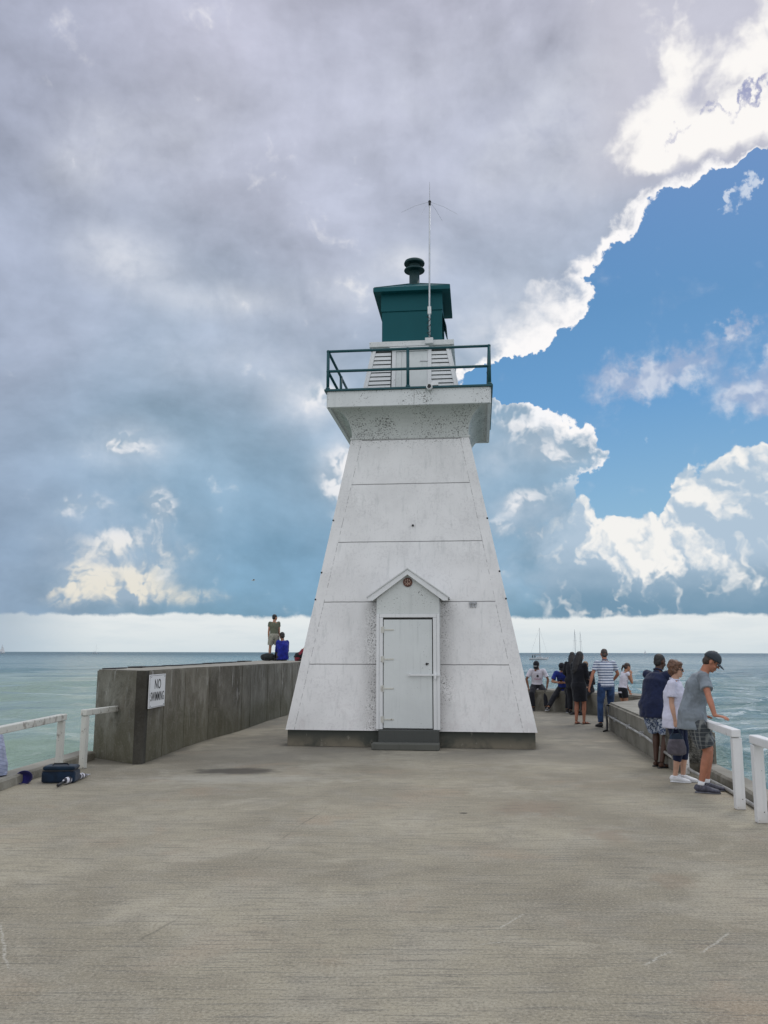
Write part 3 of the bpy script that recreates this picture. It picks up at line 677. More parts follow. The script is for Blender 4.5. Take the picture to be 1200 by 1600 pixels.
# roof
bm = BM()
rz = 8.875
lv = [(.785, rz), (.785, rz + .085), (.765, rz + .092), (.13, 9.30), (.12, 9.33)]
frustum(bm, [(h, z, -.005) for h, z in lv])
roof = link('lantern_roof', bm, M['green'], TW)
bm = BM()
for a in range(4):
    t = Matrix.Rotation(a * math.pi / 2, 4, 'Z'); pipe(bm, t @ Vector((.765, .765, rz + .095)), t @ Vector((.13, .13, 9.31)), .013)
link('hip_seam', bm, M['green_rail'], roof)
bm = BM()
lp = [(.17, 9.27), (.17, 9.31), (.11, 9.33), (.108, 9.64), (.13, 9.645), (.215, 9.648), (.222, 9.665), (.215, 9.685), (.15, 9.70), (.12, 9.72), (.12, 9.80), (.17, 9.80), (.218, 9.803), (.222, 9.83), (.205, 9.87), (.12, 9.90), (.02, 9.915)]
loft(bm, [(0, 0, z) for r, z in lp], [r for r, z in lp], side=(1, 0, 0), seg=28)
link('ventilator', bm, m_paint('vent_green', (.002, .035, .038), .5, 0, .6, False), roof, smooth=False)
for pz in roof.children[-1].data.polygons: pz.use_smooth = abs(pz.normal.z) < .8
# antenna
ant = thing('antenna_mast', 'thin white radio antenna with whip and four wire radials rising from lighthouse roof', 'antenna', (0, 0, 0)); 
ant.location = TW.location; ant.rotation_euler = TW.rotation_euler
ax_, ay_ = .364, -.88
bm = BM(); loft(bm, [(ax_, ay_, 7.80), (ax_, ay_, 8.40), (ax_ + .01, ay_, 9.6), (ax_ + .02, ay_, 10.72)], [.017, .018, .017, .016], seg=10); link('mast', bm, plain('mast_white', (.55, .57, .6), .4, .3, .1), ant, smooth=True)
bm = BM(); ball(bm, (ax_ + .021, ay_, 10.74), .032); loft(bm, [(ax_ + .02, ay_, 10.66), (ax_ + .02, ay_, 10.72)], [.024, .024]); link('hub', bm, M['black'], ant, smooth=True)
bm = BM(); loft(bm, [(ax_ + .021, ay_, 10.74), (ax_ + .022, ay_, 11.17)], [.007, .005], seg=8); link('whip', bm, M['grey_metal'], ant)
for e in ((-.20, -.9 + .02, 10.54), (.95, -.9, 10.42), (.24, -.88 - .45, 10.22), (.62, -.88 + .6, 10.62)):
    bm = BM(); a0 = Vector((ax_ + .02, ay_, 10.74)); e = Vector(e); L0 = (e - a0)
    md = a0 + L0 * .5 + Vector((0, 0, .03)); loft(bm, [a0, md, e], [.0028, .0025, .002], seg=6); link('radial', bm, M['grey_metal'], ant)
bm = BM(); box(bm, ax_ - .035, ax_ + .035, ay_ - .03, ay_ + .03, 8.30, 8.46, .006); link('junction_sleeve', bm, M['white'], ant)
bm = BM(); box(bm, ax_ - .09, ax_ + .07, ay_ - .04, -.85, 7.68, 7.80, .006); link('base_bracket', bm, M['white_fas'], ant)
bm = BM()
pp = [(ax_ - .02, ay_ - .02, 7.80)]
for i in range(1, 16): pp.append((ax_ - .01 + .045 * math.sin(i * 1.7), ay_ - .02 + .03 * math.cos(i * 1.3), 7.80 + i * .032))
loft(bm, pp, [.007] * len(pp), seg=6); link('cable', bm, M['black'], ant)
# camera on the gallery edge
sc_ = thing('security_camera', 'small round white security camera fixed on the gallery edge of the lighthouse', 'camera', TW.location, TW.rotation_euler[2])
bm = BM(); loft(bm, [(.395, -1.60, 6.545), (.395, -1.70, 6.535), (.395, -1.73, 6.532)], [.058, .062, .055], seg=20, side=(1, 0, 0)); link('body', bm, M['white'], sc_, smooth=False)
bm = BM(); loft(bm, [(.393, -1.725, 6.53), (.39, -1.737, 6.53)], [.04, .038], seg=18, side=(1, 0, 0)); link('lens', bm, M['black'], sc_)
bm = BM(); box(bm, .43, .56, -1.62, -1.56, 6.578, 6.655, .008); link('housing', bm, M['white'], sc_)

# porch: a vertical fronted box with a gable
PX = .022
porch = bpy.data.objects.new('porch', None); COL.objects.link(porch); porch.parent = TW; porch.location = (PX, 0, 0)
bm = BM()
for s in (-1, 1):
    x0, x1 = (-.548, -.515) if s < 0 else (.515, .548)
    box(bm, x0, x1, -2.19, -1.60, .32, 2.50)
sidem = M['tower']
link('side_wall', bm, m_paint('porch_side', (.62, .635, .63), 1.2, 1.0, .6), porch)
bm = BM()   # gable panel
extrude_poly(bm, [(-.545, -2.205, 2.265), (.545, -2.205, 2.265), (.545, -2.205, 2.53), (0, -2.205, 2.975), (-.545, -2.205, 2.53)], (0, .9, 0)); link('gable_panel', bm, M['gable'], porch)
bm = BM()
for s in (-1, 1):
    box(bm, *sorted((s * .548, s * .500)), -2.235, -2.191, .305, 2.262, .004)
    box(bm, *sorted((s * .498, s * .435)), -2.222, -2.191, .305, 2.20, .004)
box(bm, -.498, .498, -2.224, -2.191, 2.202, 2.262, .004)
casing = link('door_casing', bm, M['white'], porch)
bm = BM(); box(bm, -.432, .432, -2.190, -2.165, .31, 2.20); link('jamb_gap', bm, plain('gap_dark', (.05, .05, .05), .9), porch)
bm = BM()
dvs = box(bm, -.422, .418, -2.212, -2.189, .325, 2.165, .003)
door = link('door', bm, M['door'], porch)
for hz in (1.99, 1.485, .989, .47):
    bm = BM(); loft(bm, [(-.432, -2.222, hz - .055), (-.432, -2.222, hz + .055)], [.016, .016], seg=10); box(bm, -.47, -.44, -2.226, -2.222, hz - .05, hz + .05)
    box(bm, -.415, -.245, -2.221, -2.2125, hz - .014, hz + .014, .002)
    link('hinge', bm, M['fence_old'], door)
bm = BM(); box(bm, .02, .555, -2.262, -2.242, 1.205, 1.235, .003); loft(bm, [(.03, -2.262, 1.22), (.03, -2.212, 1.22)], [.022, .022]); box(bm, .44, .50, -2.245, -2.2125, 1.18, 1.26); box(bm, .455, .49, -2.29, -2.262, 1.15, 1.225, .004)
link('latch_bar', bm, M['white'], door)
bm = BM(); loft(bm, [(.325, -2.2125, 1.405), (.325, -2.225, 1.405)], [.022, .02], side=(1, 0, 0)); box(bm, .335, .36, -2.2185, -2.2125, 1.405, 1.42); link('keyhole', bm, M['dark_metal'], door)
# gable roof with bargeboards
bm = BM()
pk = Vector((0, 0, 3.03)); ev = Vector((.70, 0, 2.53))
for s in (-1, 1):
    P = [(0, 3.035), (s * .700, 2.545), (s * .700, 2.490), (s * .615, 2.490), (0, 2.945)]
    vs = [bm.verts.new((x, -2.285, z)) for x, z in P] + [bm.verts.new((x, -2.215, z)) for x, z in P]
    n_ = 5
    bm.faces.new(vs[:5]); bm.faces.new(vs[5:][::-1])
    for i in range(5): bm.faces.new((vs[i], vs[5 + i], vs[5 + (i + 1) % 5], vs[(i + 1) % 5]))
link('bargeboard', bm, M['white'], porch)
bm = BM()
for s in (-1, 1):
    P = [(0, 3.060), (s * .725, 2.553), (s * .715, 2.537), (0, 3.037)]
    vs = [bm.verts.new((x, -2.300, z)) for x, z in P] + [bm.verts.new((x, -1.55, z)) for x, z in P]
    bm.faces.new(vs[:4]); bm.faces.new(vs[4:][::-1])
    for i in range(4): bm.faces.new((vs[i], vs[4 + i], vs[4 + (i + 1) % 4], vs[(i + 1) % 4]))
link('porch_roof', bm, m_paint('porch_roof', (.6, .62, .62), 1.0, .7, .6), porch)
# round plaque with pale marks
bm = BM(); loft(bm, [(0, -2.206, 2.815), (0, -2.222, 2.815), (0, -2.226, 2.815)], [.082, .082, .07], seg=28, side=(1, 0, 0)); pq = link('round_plaque', bm, M['rust'], porch)
bm = BM()
for a in range(8):
    t = a * math.pi / 4; ball(bm, (.045 * math.cos(t), -2.2275, 2.815 + .045 * math.sin(t)), (.011, .003, .011), seg=8)
for (xa, za), (xb, zb) in ((((0, .03)), (0, -.01)), ((0, -.01), (-.026, -.035)), ((0, -.01), (.026, -.035))):
    loft(bm, [(xa, -2.2285, 2.815 + za), (xb, -2.2285, 2.815 + zb)], [.007, .007], seg=6)
link('plaque_mark', bm, plain('plaque_pale', (.42, .30, .24), .7), pq)
# threshold and step
bm = BM(); box(bm, -.50, .53, -2.30, -2.126, .003, .300, .008); link('threshold', bm, m_paint('threshold', (.075, .08, .075), 1.0, .4, .85), porch)
bm = BM(); box(bm, -.585, .545, -2.60, -2.31, .003, .105, .012); link('step', bm, m_paint('step_stone', (.105, .108, .095), 1.0, .5, .85), porch)
# small fittings on the wall
def on_slope(x, z, y_off=0): return (x, -(2.159 - (z - .275) * .1879) - y_off, z)
bm = BM(); c0 = on_slope(1.15, 2.44)
box(bm, c0[0] - .07, c0[0] + .07, c0[1] - .035, c0[1] + .02, c0[2] + .015, c0[2] + .05, .004)
for k in (-.045, 0, .045): box(bm, c0[0] + k - .014, c0[0] + k + .014, c0[1] - .03, c0[1] + .02, c0[2] - .045, c0[2] + .013, .003)
link('wall_vent', bm, M['grey_metal'], TW)
bm = BM(); c0 = on_slope(.06, 3.93); loft(bm, [c0, (c0[0], c0[1] - .035, c0[2])], [.022, .018], side=(1, 0, 0)); link('bolt', bm, M['dark_metal'], TW)
for z_ in (2.55, 3.05, 4.05):
    for s in (-1, 1):
        bm = BM(); c0 = on_slope(0, z_); hwx = -c0[1]; ball(bm, (s * (hwx - .01) + OX(z_), c0[1] + .0, z_), .018, seg=8); link('bolt', bm, M['dark_metal'], TW)

# ------------------------------------------------------------------ sign
fx, fy = -3.47, 13.05
ang = math.atan2(14.84 - 12.66, -3.39 + 3.50)     # wall direction
sg = thing('no_swimming_sign', 'white rectangular NO SWIMMING sign bolted to the tall concrete wall', 'sign', (-3.450, 13.09, 1.02), ang)
bm = BM(); box(bm, -.39, .39, -.020, -.006, -.245, .245, .004); sp = link('panel', bm, m_paint('sign_white', (.78, .79, .8), .3, .1, .4), sg)
bm = BM()
for (a, b, c_, d_) in ((-.375, .375, .228, .232), (-.375, .375, -.232, -.228), (-.375, -.371, -.2275, .2275), (.371, .375, -.2275, .2275)): box(bm, a, b, -.0225, -.0203, c_, d_)
link('border_line', bm, M['black'], sg)
bm = BM()
for x in (-.32, .32):
    for z in (-.21, .21): loft(bm, [(x, -.020, z), (x, -.028, z)], [.010, .008], side=(1, 0, 0))
link('screw', bm, M['grey_metal'], sg)
def text(name, s, size, x, z, parent, mat, y=-.0215, wid=1.0):
    cu = bpy.data.curves.new(name, 'FONT'); cu.body = s; cu.size = size; cu.align_x = 'CENTER'; cu.align_y = 'CENTER'; cu.extrude = .0008; cu.offset = .0012; cu.space_character = 1.06
    o = bpy.data.objects.new(name, cu); COL.objects.link(o); cu.materials.append(mat); o.parent = parent
    bpy.context.view_layer.update(); dgr = bpy.context.evaluated_depsgraph_get()
    me = bpy.data.meshes.new_from_object(o.evaluated_get(dgr), depsgraph=dgr); bpy.data.objects.remove(o); o = bpy.data.objects.new(name, me); COL.objects.link(o); o.parent = parent
    o.location = (x, y, z); o.rotation_euler = (R(90), 0, 0); o.scale = (wid, 1, 1); return o
text('lettering', 'NO', .20, 0, .095, sg, M['black'], wid=.95)
text('lettering', 'SWIMMING', .185, 0, -.085, sg, M['black'], wid=.66)

# ------------------------------------------------------------------ fences
def fence(label, posts, rails, mat, h=.78):
    f = thing('white_fence', label, 'fence', (posts[0][0], posts[0][1], 0)); o0 = Vector((posts[0][0], posts[0][1], 0))
    for (x, y, *r) in posts:
        hh = r[0] if r else h - .004; bm = BM()
        pw_ = .048 if posts[0][0] > 0 else .041
        box(bm, -pw_, pw_, -pw_, pw_, .002, hh - (.002), .006)
        a = math.atan2(rails[0][1][1] - rails[0][0][1], rails[0][1][0] - rails[0][0][0])
        bmesh.ops.rotate(bm, verts=bm.verts[:], cent=(0, 0, 0), matrix=Matrix.Rotation(a + random.uniform(-.04, .04), 3, 'Z'))
        bmesh.ops.rotate(bm, verts=bm.verts[:], cent=(0, 0, 0), matrix=Matrix.Rotation(random.uniform(-.012, .012), 3, 'X'))
        bmesh.ops.translate(bm, verts=bm.verts[:], vec=Vector((x, y, 0)) - o0); 
        for v in bm.verts: v.co.z = max(v.co.z, .001)
        p_ = link('post', bm, mat, f)
        bm = BM()
        for zz in (.14, .52): ball(bm, (x - o0.x + .012, y - o0.y - pw_ - .001, zz + random.uniform(-.04, .04)), .0055, seg=8)
        link('bolt', bm, M['dark_metal'], p_)
    for a, b in rails:
        a = Vector((a[0], a[1], 0)); b = Vector((b[0], b[1], 0)); u = (b - a); Lr = u.length; bm = BM()
        box(bm, 0, Lr, -.048, .048, h, h + .082, .010)
        nseg = 0
        bmesh.ops.rotate(bm, verts=bm.verts[:], cent=(0, 0, 0), matrix=Matrix.Rotation(math.atan2(u.y, u.x), 3, 'Z'))
        bmesh.ops.translate(bm, verts=bm.verts[:], vec=a - o0); link('rail', bm, mat, f)
    return f
fence('white painted wooden rail fence that the man in the grey cap leans on', [(3.71, 9.17), (4.05, 11.75)], [((3.69, 9.10), (4.06, 11.84))], M['fence'], .73)
fence('white painted rail fence cut off by the right edge, nearest to the camera', [(3.62, 8.46), (3.32, 5.6), (3.3, 2.6)], [((3.63, 8.53), (3.31, 5.5)), ((3.31, 5.5), (3.3, 2.5))], M['fence'], .73)
fence('peeling white rail fence at the far left, beside the blue cooler', [(-4.28, 11.54), (-4.25, 8.7), (-4.25, 5.8), (-4.25, 3)], [((-4.28, 11.60), (-4.25, 8.7)), ((-4.25, 8.7), (-4.25, 5.8)), ((-4.25, 5.8), (-4.25, 3.0))], M['fence_old'], .70)
fence('short peeling white rail joining one post to the end of the tall wall', [(-4.18, 12.16)], [((-4.19, 12.10), (-4.0, 13.06))], M['fence_old'], .72)
# ------------------------------------------------------------------ people
def cloth(name, col, var=.18, fn=None, rough=.85):
    m, g = new_mat(name); p = g.tex('Object'); x, y, z = g.sep(p)
    n = g.noise(p, 7, 4, .6, .5)
    c = g.mix(g.smooth(n, .35, .65), tuple(v * (1 - var) for v in col), tuple(min(1, v * (1 + var)) for v in col))
    if fn: c = fn(g, c, x, y, z, p, n)
    setb(g, col=c, rough=rough, spec=.25, sheen=.15, nor=g.bump(g.noise(p, 16, 5, .6, .8), .5, .012))
    return m
def skin(name, col):
    m, g = new_mat(name); p = g.tex('Object'); n = g.noise(p, 9, 4, .6)
    c = g.mix(g.smooth(n, .35, .65), tuple(v * .88 for v in col), tuple(v * 1.1 for v in col))
    setb(g, col=c, rough=.55, spec=.35, nor=g.bump(g.noise(p, 60, 3, .5), .15, .003)); return m
SK = dict(tan=skin('skin_tan', (.42, .21, .13)), fair=skin('skin_fair', (.52, .31, .22)), red=skin('skin_ruddy', (.40, .17, .105)), dark=skin('skin_dark', (.075, .038, .026)), brown=skin('skin_brown', (.22, .11, .07)))
def hairm(name, col):
    m, g = new_mat(name); p = g.tex('Object'); n = g.noise(g.scl(p, (60, 60, 12)), 1.5, 4, .6, .5)
    c = g.mix(g.smooth(n, .35, .65), tuple(v * .5 for v in col), tuple(v * 1.6 for v in col)); setb(g, col=c, rough=.5, nor=g.bump(n, .8, .006)); return m
HR = dict(auburn=hairm('hair_auburn', (.115, .055, .03)), black=hairm('hair_black', (.012, .010, .010)), brown=hairm('hair_brown', (.045, .026, .018)), light=hairm('hair_light', (.20, .115, .06)), grey=hairm('hair_greying', (.06, .045, .04)))
ftex = bpy.data.textures.new('fold_noise', 'CLOUDS'); ftex.noise_scale = .13; ftex.noise_depth = 2
htex = bpy.data.textures.new('strand_noise', 'CLOUDS'); htex.noise_scale = .035; htex.noise_depth = 2
dg = None
def soft(o, vox, smooth_it=2, disp=0.0, tex=None):
    """fuse the overlapping pieces of a mesh into one continuous skin"""
    r = o.modifiers.new('fuse', 'REMESH'); r.mode = 'VOXEL'; r.voxel_size = vox; r.use_smooth_shade = True
    if smooth_it:
        s = o.modifiers.new('relax', 'SMOOTH'); s.factor = .5; s.iterations = smooth_it
    if disp:
        d_ = o.modifiers.new('folds', 'DISPLACE'); d_.texture = tex or ftex; d_.strength = disp; d_.mid_level = .5; d_.texture_coords = 'LOCAL'
    dgr = bpy.context.evaluated_depsgraph_get(); dgr.update()
    me = bpy.data.meshes.new_from_object(o.evaluated_get(dgr), depsgraph=dgr)
    old = o.data; o.modifiers.clear(); o.data = me; bpy.data.meshes.remove(old)
    for p in me.polygons: p.use_smooth = True
    return o
def ik(a, b, l1, l2, pole):
    a = Vector(a); b = Vector(b); d_ = b - a; L_ = d_.length; mx_ = (l1 + l2) * .995
    if L_ > mx_: b = a + d_ * (mx_ / L_); d_ = b - a; L_ = mx_
    u = d_.normalized(); pl = Vector(pole); pl = (pl - u * pl.dot(u)).normalized()
    ca = (l1 * l1 + L_ * L_ - l2 * l2) / (2 * l1 * L_); ca = max(-1, min(1, ca))
    return a + u * (l1 * ca) + pl * (l1 * math.sqrt(max(0, 1 - ca * ca))), b
def hand(bm, w, d_, nrm, sd, s, curl=.5):
    """palm, four unequal bent fingers and a thumb from the side of the palm; nrm = way the palm faces, sd = thumb side"""
    d_ = Vector(d_).normalized(); nrm = Vector(nrm); nrm = (nrm - d_ * nrm.dot(d_)).normalized()
    sv = d_.cross(nrm).normalized()
    if sv.dot(Vector(sd)) < 0: sv = -sv
    w = Vector(w)
    loft(bm, [w - d_ * .02 * s, w + d_ * .02 * s, w + d_ * .06 * s, w + d_ * .09 * s], [(.024 * s, .017 * s), (.034 * s, .017 * s), (.041 * s, .015 * s), (.038 * s, .012 * s)], side=sv, seg=12)
    for i, ln_ in enumerate((.070, .080, .074, .058)):
        off = sv * (.030 - .020 * i) * s; q = w + d_ * .083 * s + off; dd = (d_ + sv * (.10 - .07 * i)).normalized(); P = [q]; rr = [.0098 * s]
        for k, fr_ in enumerate((.42, .32, .26)):
            c_ = curl * (.5 + .55 * k) * (1 + .12 * i); t = (dd * math.cos(c_) + nrm * math.sin(c_)); q = q + t * ln_ * fr_ * 1.05 * s; P.append(q); rr.append((.0095 - .0009 * k) * s)
        loft(bm, P, rr, seg=8)
    t0 = w + d_ * .028 * s + sv * .028 * s; t1 = t0 + (d_ * .62 + sv * .62 + nrm * .25).normalized() * .034 * s; t2 = t1 + (d_ * .85 + sv * .25 + nrm * .35).normalized() * .030 * s
    loft(bm, [t0 - sv * .012 * s, t0, t1, t2], [.013 * s, .0135 * s, .011 * s, .009 * s], seg=8)
def person(label, loc, heading, H=1.7, pelvis=None, lean=(3, 5), side=0.0, twist=0.0, head=(0, 0), hands=None, feet=None, toes=(8, -8), fat=1.0, female=False,
           skin_='fair', top=None, bottom=None, hair=None, cap=None, shoe=None, vox=.0075, curl=(.5, .5), palm=None, elbow=None, knee=None, glasses=False, socks=None, shoulder=1.0, shoe_kind='shoe', group=None):
    s = H / 1.75; hd = R(heading); W = Matrix.Translation(loc) @ Matrix.Rotation(hd, 4, 'Z'); Wi = W.inverted()
    def cv(p): return Wi @ Vector(p[1:]) if p[0] == 'w' else Vector(p) * s
    P0 = Vector(pelvis) * s if pelvis and pelvis[0] != 'w' else (cv(pelvis) if pelvis else Vector((0, 0, .95)) * s)
    a1, a2 = R(lean[0]), R(lean[1]); sb = R(side)
    def spine(a, l): return Vector((math.sin(sb) * l, math.sin(a) * l * math.cos(sb), math.cos(a) * l * math.cos(sb)))
    waist = P0 + spine(a1, .14 * s); chest = waist + spine((a1 + a2) / 2, .21 * s); neck = chest + spine(a2, .17 * s)
    rt = Matrix.Rotation(R(twist), 3, 'Z') @ Vector((1, 0, 0)); tv = (neck - chest).normalized(); rt = (rt - tv * rt.dot(tv)).normalized()
    fw = tv.cross(rt) * 1.0
    sw = (.175 if female else .192) * s * shoulder
    sh = [neck - tv * .045 * s + rt * k * sw for k in (-1, 1)]
    hw = .095 * s
    hip = [P0 + Vector((k * hw, 0, -.03 * s)) for k in (-1, 1)]
    hands = hands or [(-.30, .02, .80), (.30, .02, .80)]; feet = feet or [(-.11, 0, .085), (.11, 0, .085)]
    elbow = elbow or [(-.5, -1, 0), (.5, -1, 0)]; knee = knee or [(-.1, 1, 0), (.1, 1, 0)]
    el_, wr2, kn, an = [], [], [], []
    for i in (0, 1):
        e, w = ik(sh[i], cv(hands[i]), .285 * s, .25 * s, elbow[i]); el_.append(e); wr2.append(w)
        k_, a_ = ik(hip[i], cv(feet[i]), .43 * s, .415 * s, knee[i]); kn.append(k_); an.append(a_)
    # head frame
    hy, hp = R(head[0]), R(head[1])
    HM = Matrix.Rotation(hy, 4, 'Z') @ Matrix.Rotation(-hp, 4, 'X')
    nk = neck + tv * .035 * s + Vector((0, .012 * s, .03 * s)); up = (HM @ Vector((0, 0, 1, 0))).xyz; fwd = (HM @ Vector((0, 1, 0, 0))).xyz
    hc = nk + up * .095 * s + fwd * .012 * s
    HM = Matrix.Translation(hc) @ HM @ Matrix.Scale(s, 4)
    def hb(bm, c, r, seg=14):
        T = HM @ Matrix.Translation(Vector(c)) @ Matrix.Diagonal((r[0], r[1], r[2], 1)); bmesh.ops.create_uvsphere(bm, u_segments=seg, v_segments=10, radius=1, matrix=T)
    # ---- body
    bm = BM(); f = fat
    loft(bm, [P0 - Vector((0, 0, .085 * s)), P0, waist, chest, neck - tv * .06 * s, neck, neck + tv * .02 * s], [(.10 * s * f, .075 * s * f), (.150 * s * f, .105 * s * f), (.132 * s * f, .092 * s * f), (.158 * s, .108 * s * f), (.15 * s, .085 * s), (.075 * s, .06 * s), (.055 * s, .055 * s)], side=rt, seg=18)
    loft(bm, [neck - tv * .03 * s, nk, hc + (HM.to_3x3() @ Vector((0, -.012, -.04)))], [.058 * s, .054 * s, .05 * s])
    for i in (0, 1):
        k = (-1, 1)[i]
        loft(bm, [chest + tv * .05 * s, sh[i]], [.07 * s, .05 * s]); ball(bm, sh[i], .053 * s)
        m1 = sh[i].lerp(el_[i], .5); m2 = el_[i].lerp(wr2[i], .3)
        loft(bm, [sh[i], m1, el_[i]], [.05 * s, .044 * s, .036 * s]); ball(bm, el_[i], .036 * s)
        loft(bm, [el_[i], m2, el_[i].lerp(wr2[i], .75), wr2[i]], [.036 * s, .038 * s, .029 * s, (.026 * s)])
        d_ = (wr2[i] - el_[i]).normalized(); pn = Vector(palm[i]) if palm else Vector((-k, .1, 0)); ud = Vector((0, .9, .5)) if not palm or len(palm) < 4 else Vector(palm[2 + i])
        if palm and len(palm) > 4: d_ = Vector(palm[4 + i])
        hand(bm, wr2[i], d_, pn, ud, s, curl[i])
        loft(bm, [hip[i] + Vector((0, 0, .03 * s)), hip[i].lerp(kn[i], .35), hip[i].lerp(kn[i], .75), kn[i]], [.085 * s * f, .08 * s * f, .062 * s, .054 * s]); ball(bm, kn[i], .054 * s)
        loft(bm, [kn[i], kn[i].lerp(an[i], .3) + (an[i] - kn[i]).normalized().cross(Vector((1, 0, 0))) * 0, kn[i].lerp(an[i], .7), an[i]], [.052 * s, .056 * s, .040 * s, .033 * s])
        T = R(toes[i]); tf = Vector((math.sin(-T), math.cos(T), 0)); 
        if feet[i] and len(toes) > 2: tf = Vector(toes[2 + i])
        tf.normalize(); a = an[i]; dn = Vector((0, 0, -1)); dn = (dn - tf * dn.dot(tf)).normalized()
        if shoe and shoe_kind == 'shoe': continue
        loft(bm, [a - tf * .045 * s + dn * .045 * s, a + dn * .04 * s, a + tf * .08 * s + dn * .052 * s, a + tf * .16 * s + dn * .062 * s, a + tf * .185 * s + dn * .066 * s], [(.028 * s, .03 * s), (.034 * s, .032 * s), (.038 * s, .022 * s), (.04 * s, .013 * s), (.03 * s, .009 * s)], side=tf.cross(dn), seg=12)
    hb(bm, (0, -.008, .03), (.076, .096, .092)); hb(bm, (0, .022, -.035), (.060, .068, .082)); hb(bm, (0, .062, -.088), (.026, .024, .024)); hb(bm, (0, .078, .028), (.05, .014, .012))
    for k in (-1, 1): hb(bm, (k * .079, -.004, -.002), (.009, .018, .03)); hb(bm, (k * .036, .066, -.028), (.024, .020, .022))
    hb(bm, (0, .093, .004), (.010, .014, .024)); hb(bm, (0, .104, -.016), (.014, .015, .011)); hb(bm, (0, .088, -.052), (.024, .010, .006)); hb(bm, (0, .086, -.064), (.020, .010, .007))
    bd = link('person', bm, SK[skin_]); soft(bd, vox, 2); bd.matrix_world = W
    bd.location = loc; bd.rotation_euler = (0, 0, hd); tag(bd, label, 'person', group)
    def kid(name, bm, mat, vx=None, sm=2, disp=0.0, tex=None, parent=None):
        o = link(name, bm, mat, parent or bd)
        if vx: soft(o, vx, sm, disp, tex)
        else:
            for p in o.data.polygons: p.use_smooth = True
        return o
    for k in (-1, 1):
        bm = BM(); hb(bm, (k * .032, .080, .004), (.013, .011, .010), 10); e = kid('eye', bm, EYE)
        bm = BM(); hb(bm, (k * .033, .089, .003), (.006, .004, .006), 8); kid('iris', bm, IRIS, parent=e)
    # ---- top
    if top:
        mt, sl, hem = top['mat'], top.get('sleeve', .6), top.get('hem', .06)
        o_ = top.get('ease', .016) * s; ff = top.get('fat', f)
        bm = BM(); hemp = P0 - Vector((0, 0, hem * s))
        fl = top.get('flare', 1.0)
        loft(bm, [hemp, P0 + Vector((0, 0, .02)), waist, chest, neck - tv * .07 * s, neck - tv * .025 * s, neck + tv * .008 * s],
             [(.162 * s * ff * fl + o_, .118 * s * ff * fl ** 1.5 + o_), (.156 * s * ff * fl + o_, .114 * s * ff * fl + o_), (.142 * s * ff + o_, .104 * s * ff + o_), (.164 * s * (ff + 1) / 2 + o_, .115 * s * ff + o_), (.155 * s + o_, .090 * s + o_), (.10 * s, .068 * s), (.066 * s, .062 * s)], side=rt, seg=20)
        if female and not top.get('flat'):
            for k in (-1, 1): ball(bm, chest + rt * k * .07 * s + fw * .085 * s - tv * .0 * s, (.062 * s, .05 * s, .06 * s))
        if hem > .16 and lean[0] < 20:
            for i in (0, 1): ball(bm, hip[i] + Vector((0, 0, .015 * s)), .088 * s * f + .046 * s)
        for i in (0, 1):
            ball(bm, sh[i] - tv * .004 * s, .058 * s + o_ * .5); loft(bm, [chest + tv * .06 * s, sh[i]], [.08 * s, .055 * s + o_ * .5])
            if sl > 0:
                if sl <= 1: loft(bm, [sh[i], sh[i].lerp(el_[i], sl * .6), sh[i].lerp(el_[i], sl)], [.056 * s + o_ * .5, .056 * s + o_ * .5, .055 * s + o_ * .7], seg=14)
                else: loft(bm, [sh[i], sh[i].lerp(el_[i], .5), el_[i], el_[i].lerp(wr2[i], .5), el_[i].lerp(wr2[i], sl - 1)], [.058 * s + o_ * .5, .054 * s + o_ * .5, .048 * s + o_ * .4, .044 * s + o_ * .4, .038 * s + o_ * .3], seg=14); ball(bm, el_[i], .049 * s + o_ * .4)
        tp = kid(top.get('name', 'shirt'), bm, mt, top.get('vox', .008), 2, top.get('disp', .022))
        if top.get('collar'):
            bm = BM(); ring = []
            for a in range(24):
                t = 2 * math.pi * a / 24; ring.append(neck + rt * math.cos(t) * .067 * s + fw * math.sin(t) * .068 * s + tv * (.018 + (.012 if math.sin(t) < -.2 else 0)) * s)
            ring.append(ring[0]); loft(bm, ring, [.012 * s] * len(ring), seg=6, cap=False); kid('collar', bm, mt, parent=tp)
        if top.get('print'): top['print'](bd, chest, rt, fw, tv, s, kid, tp)
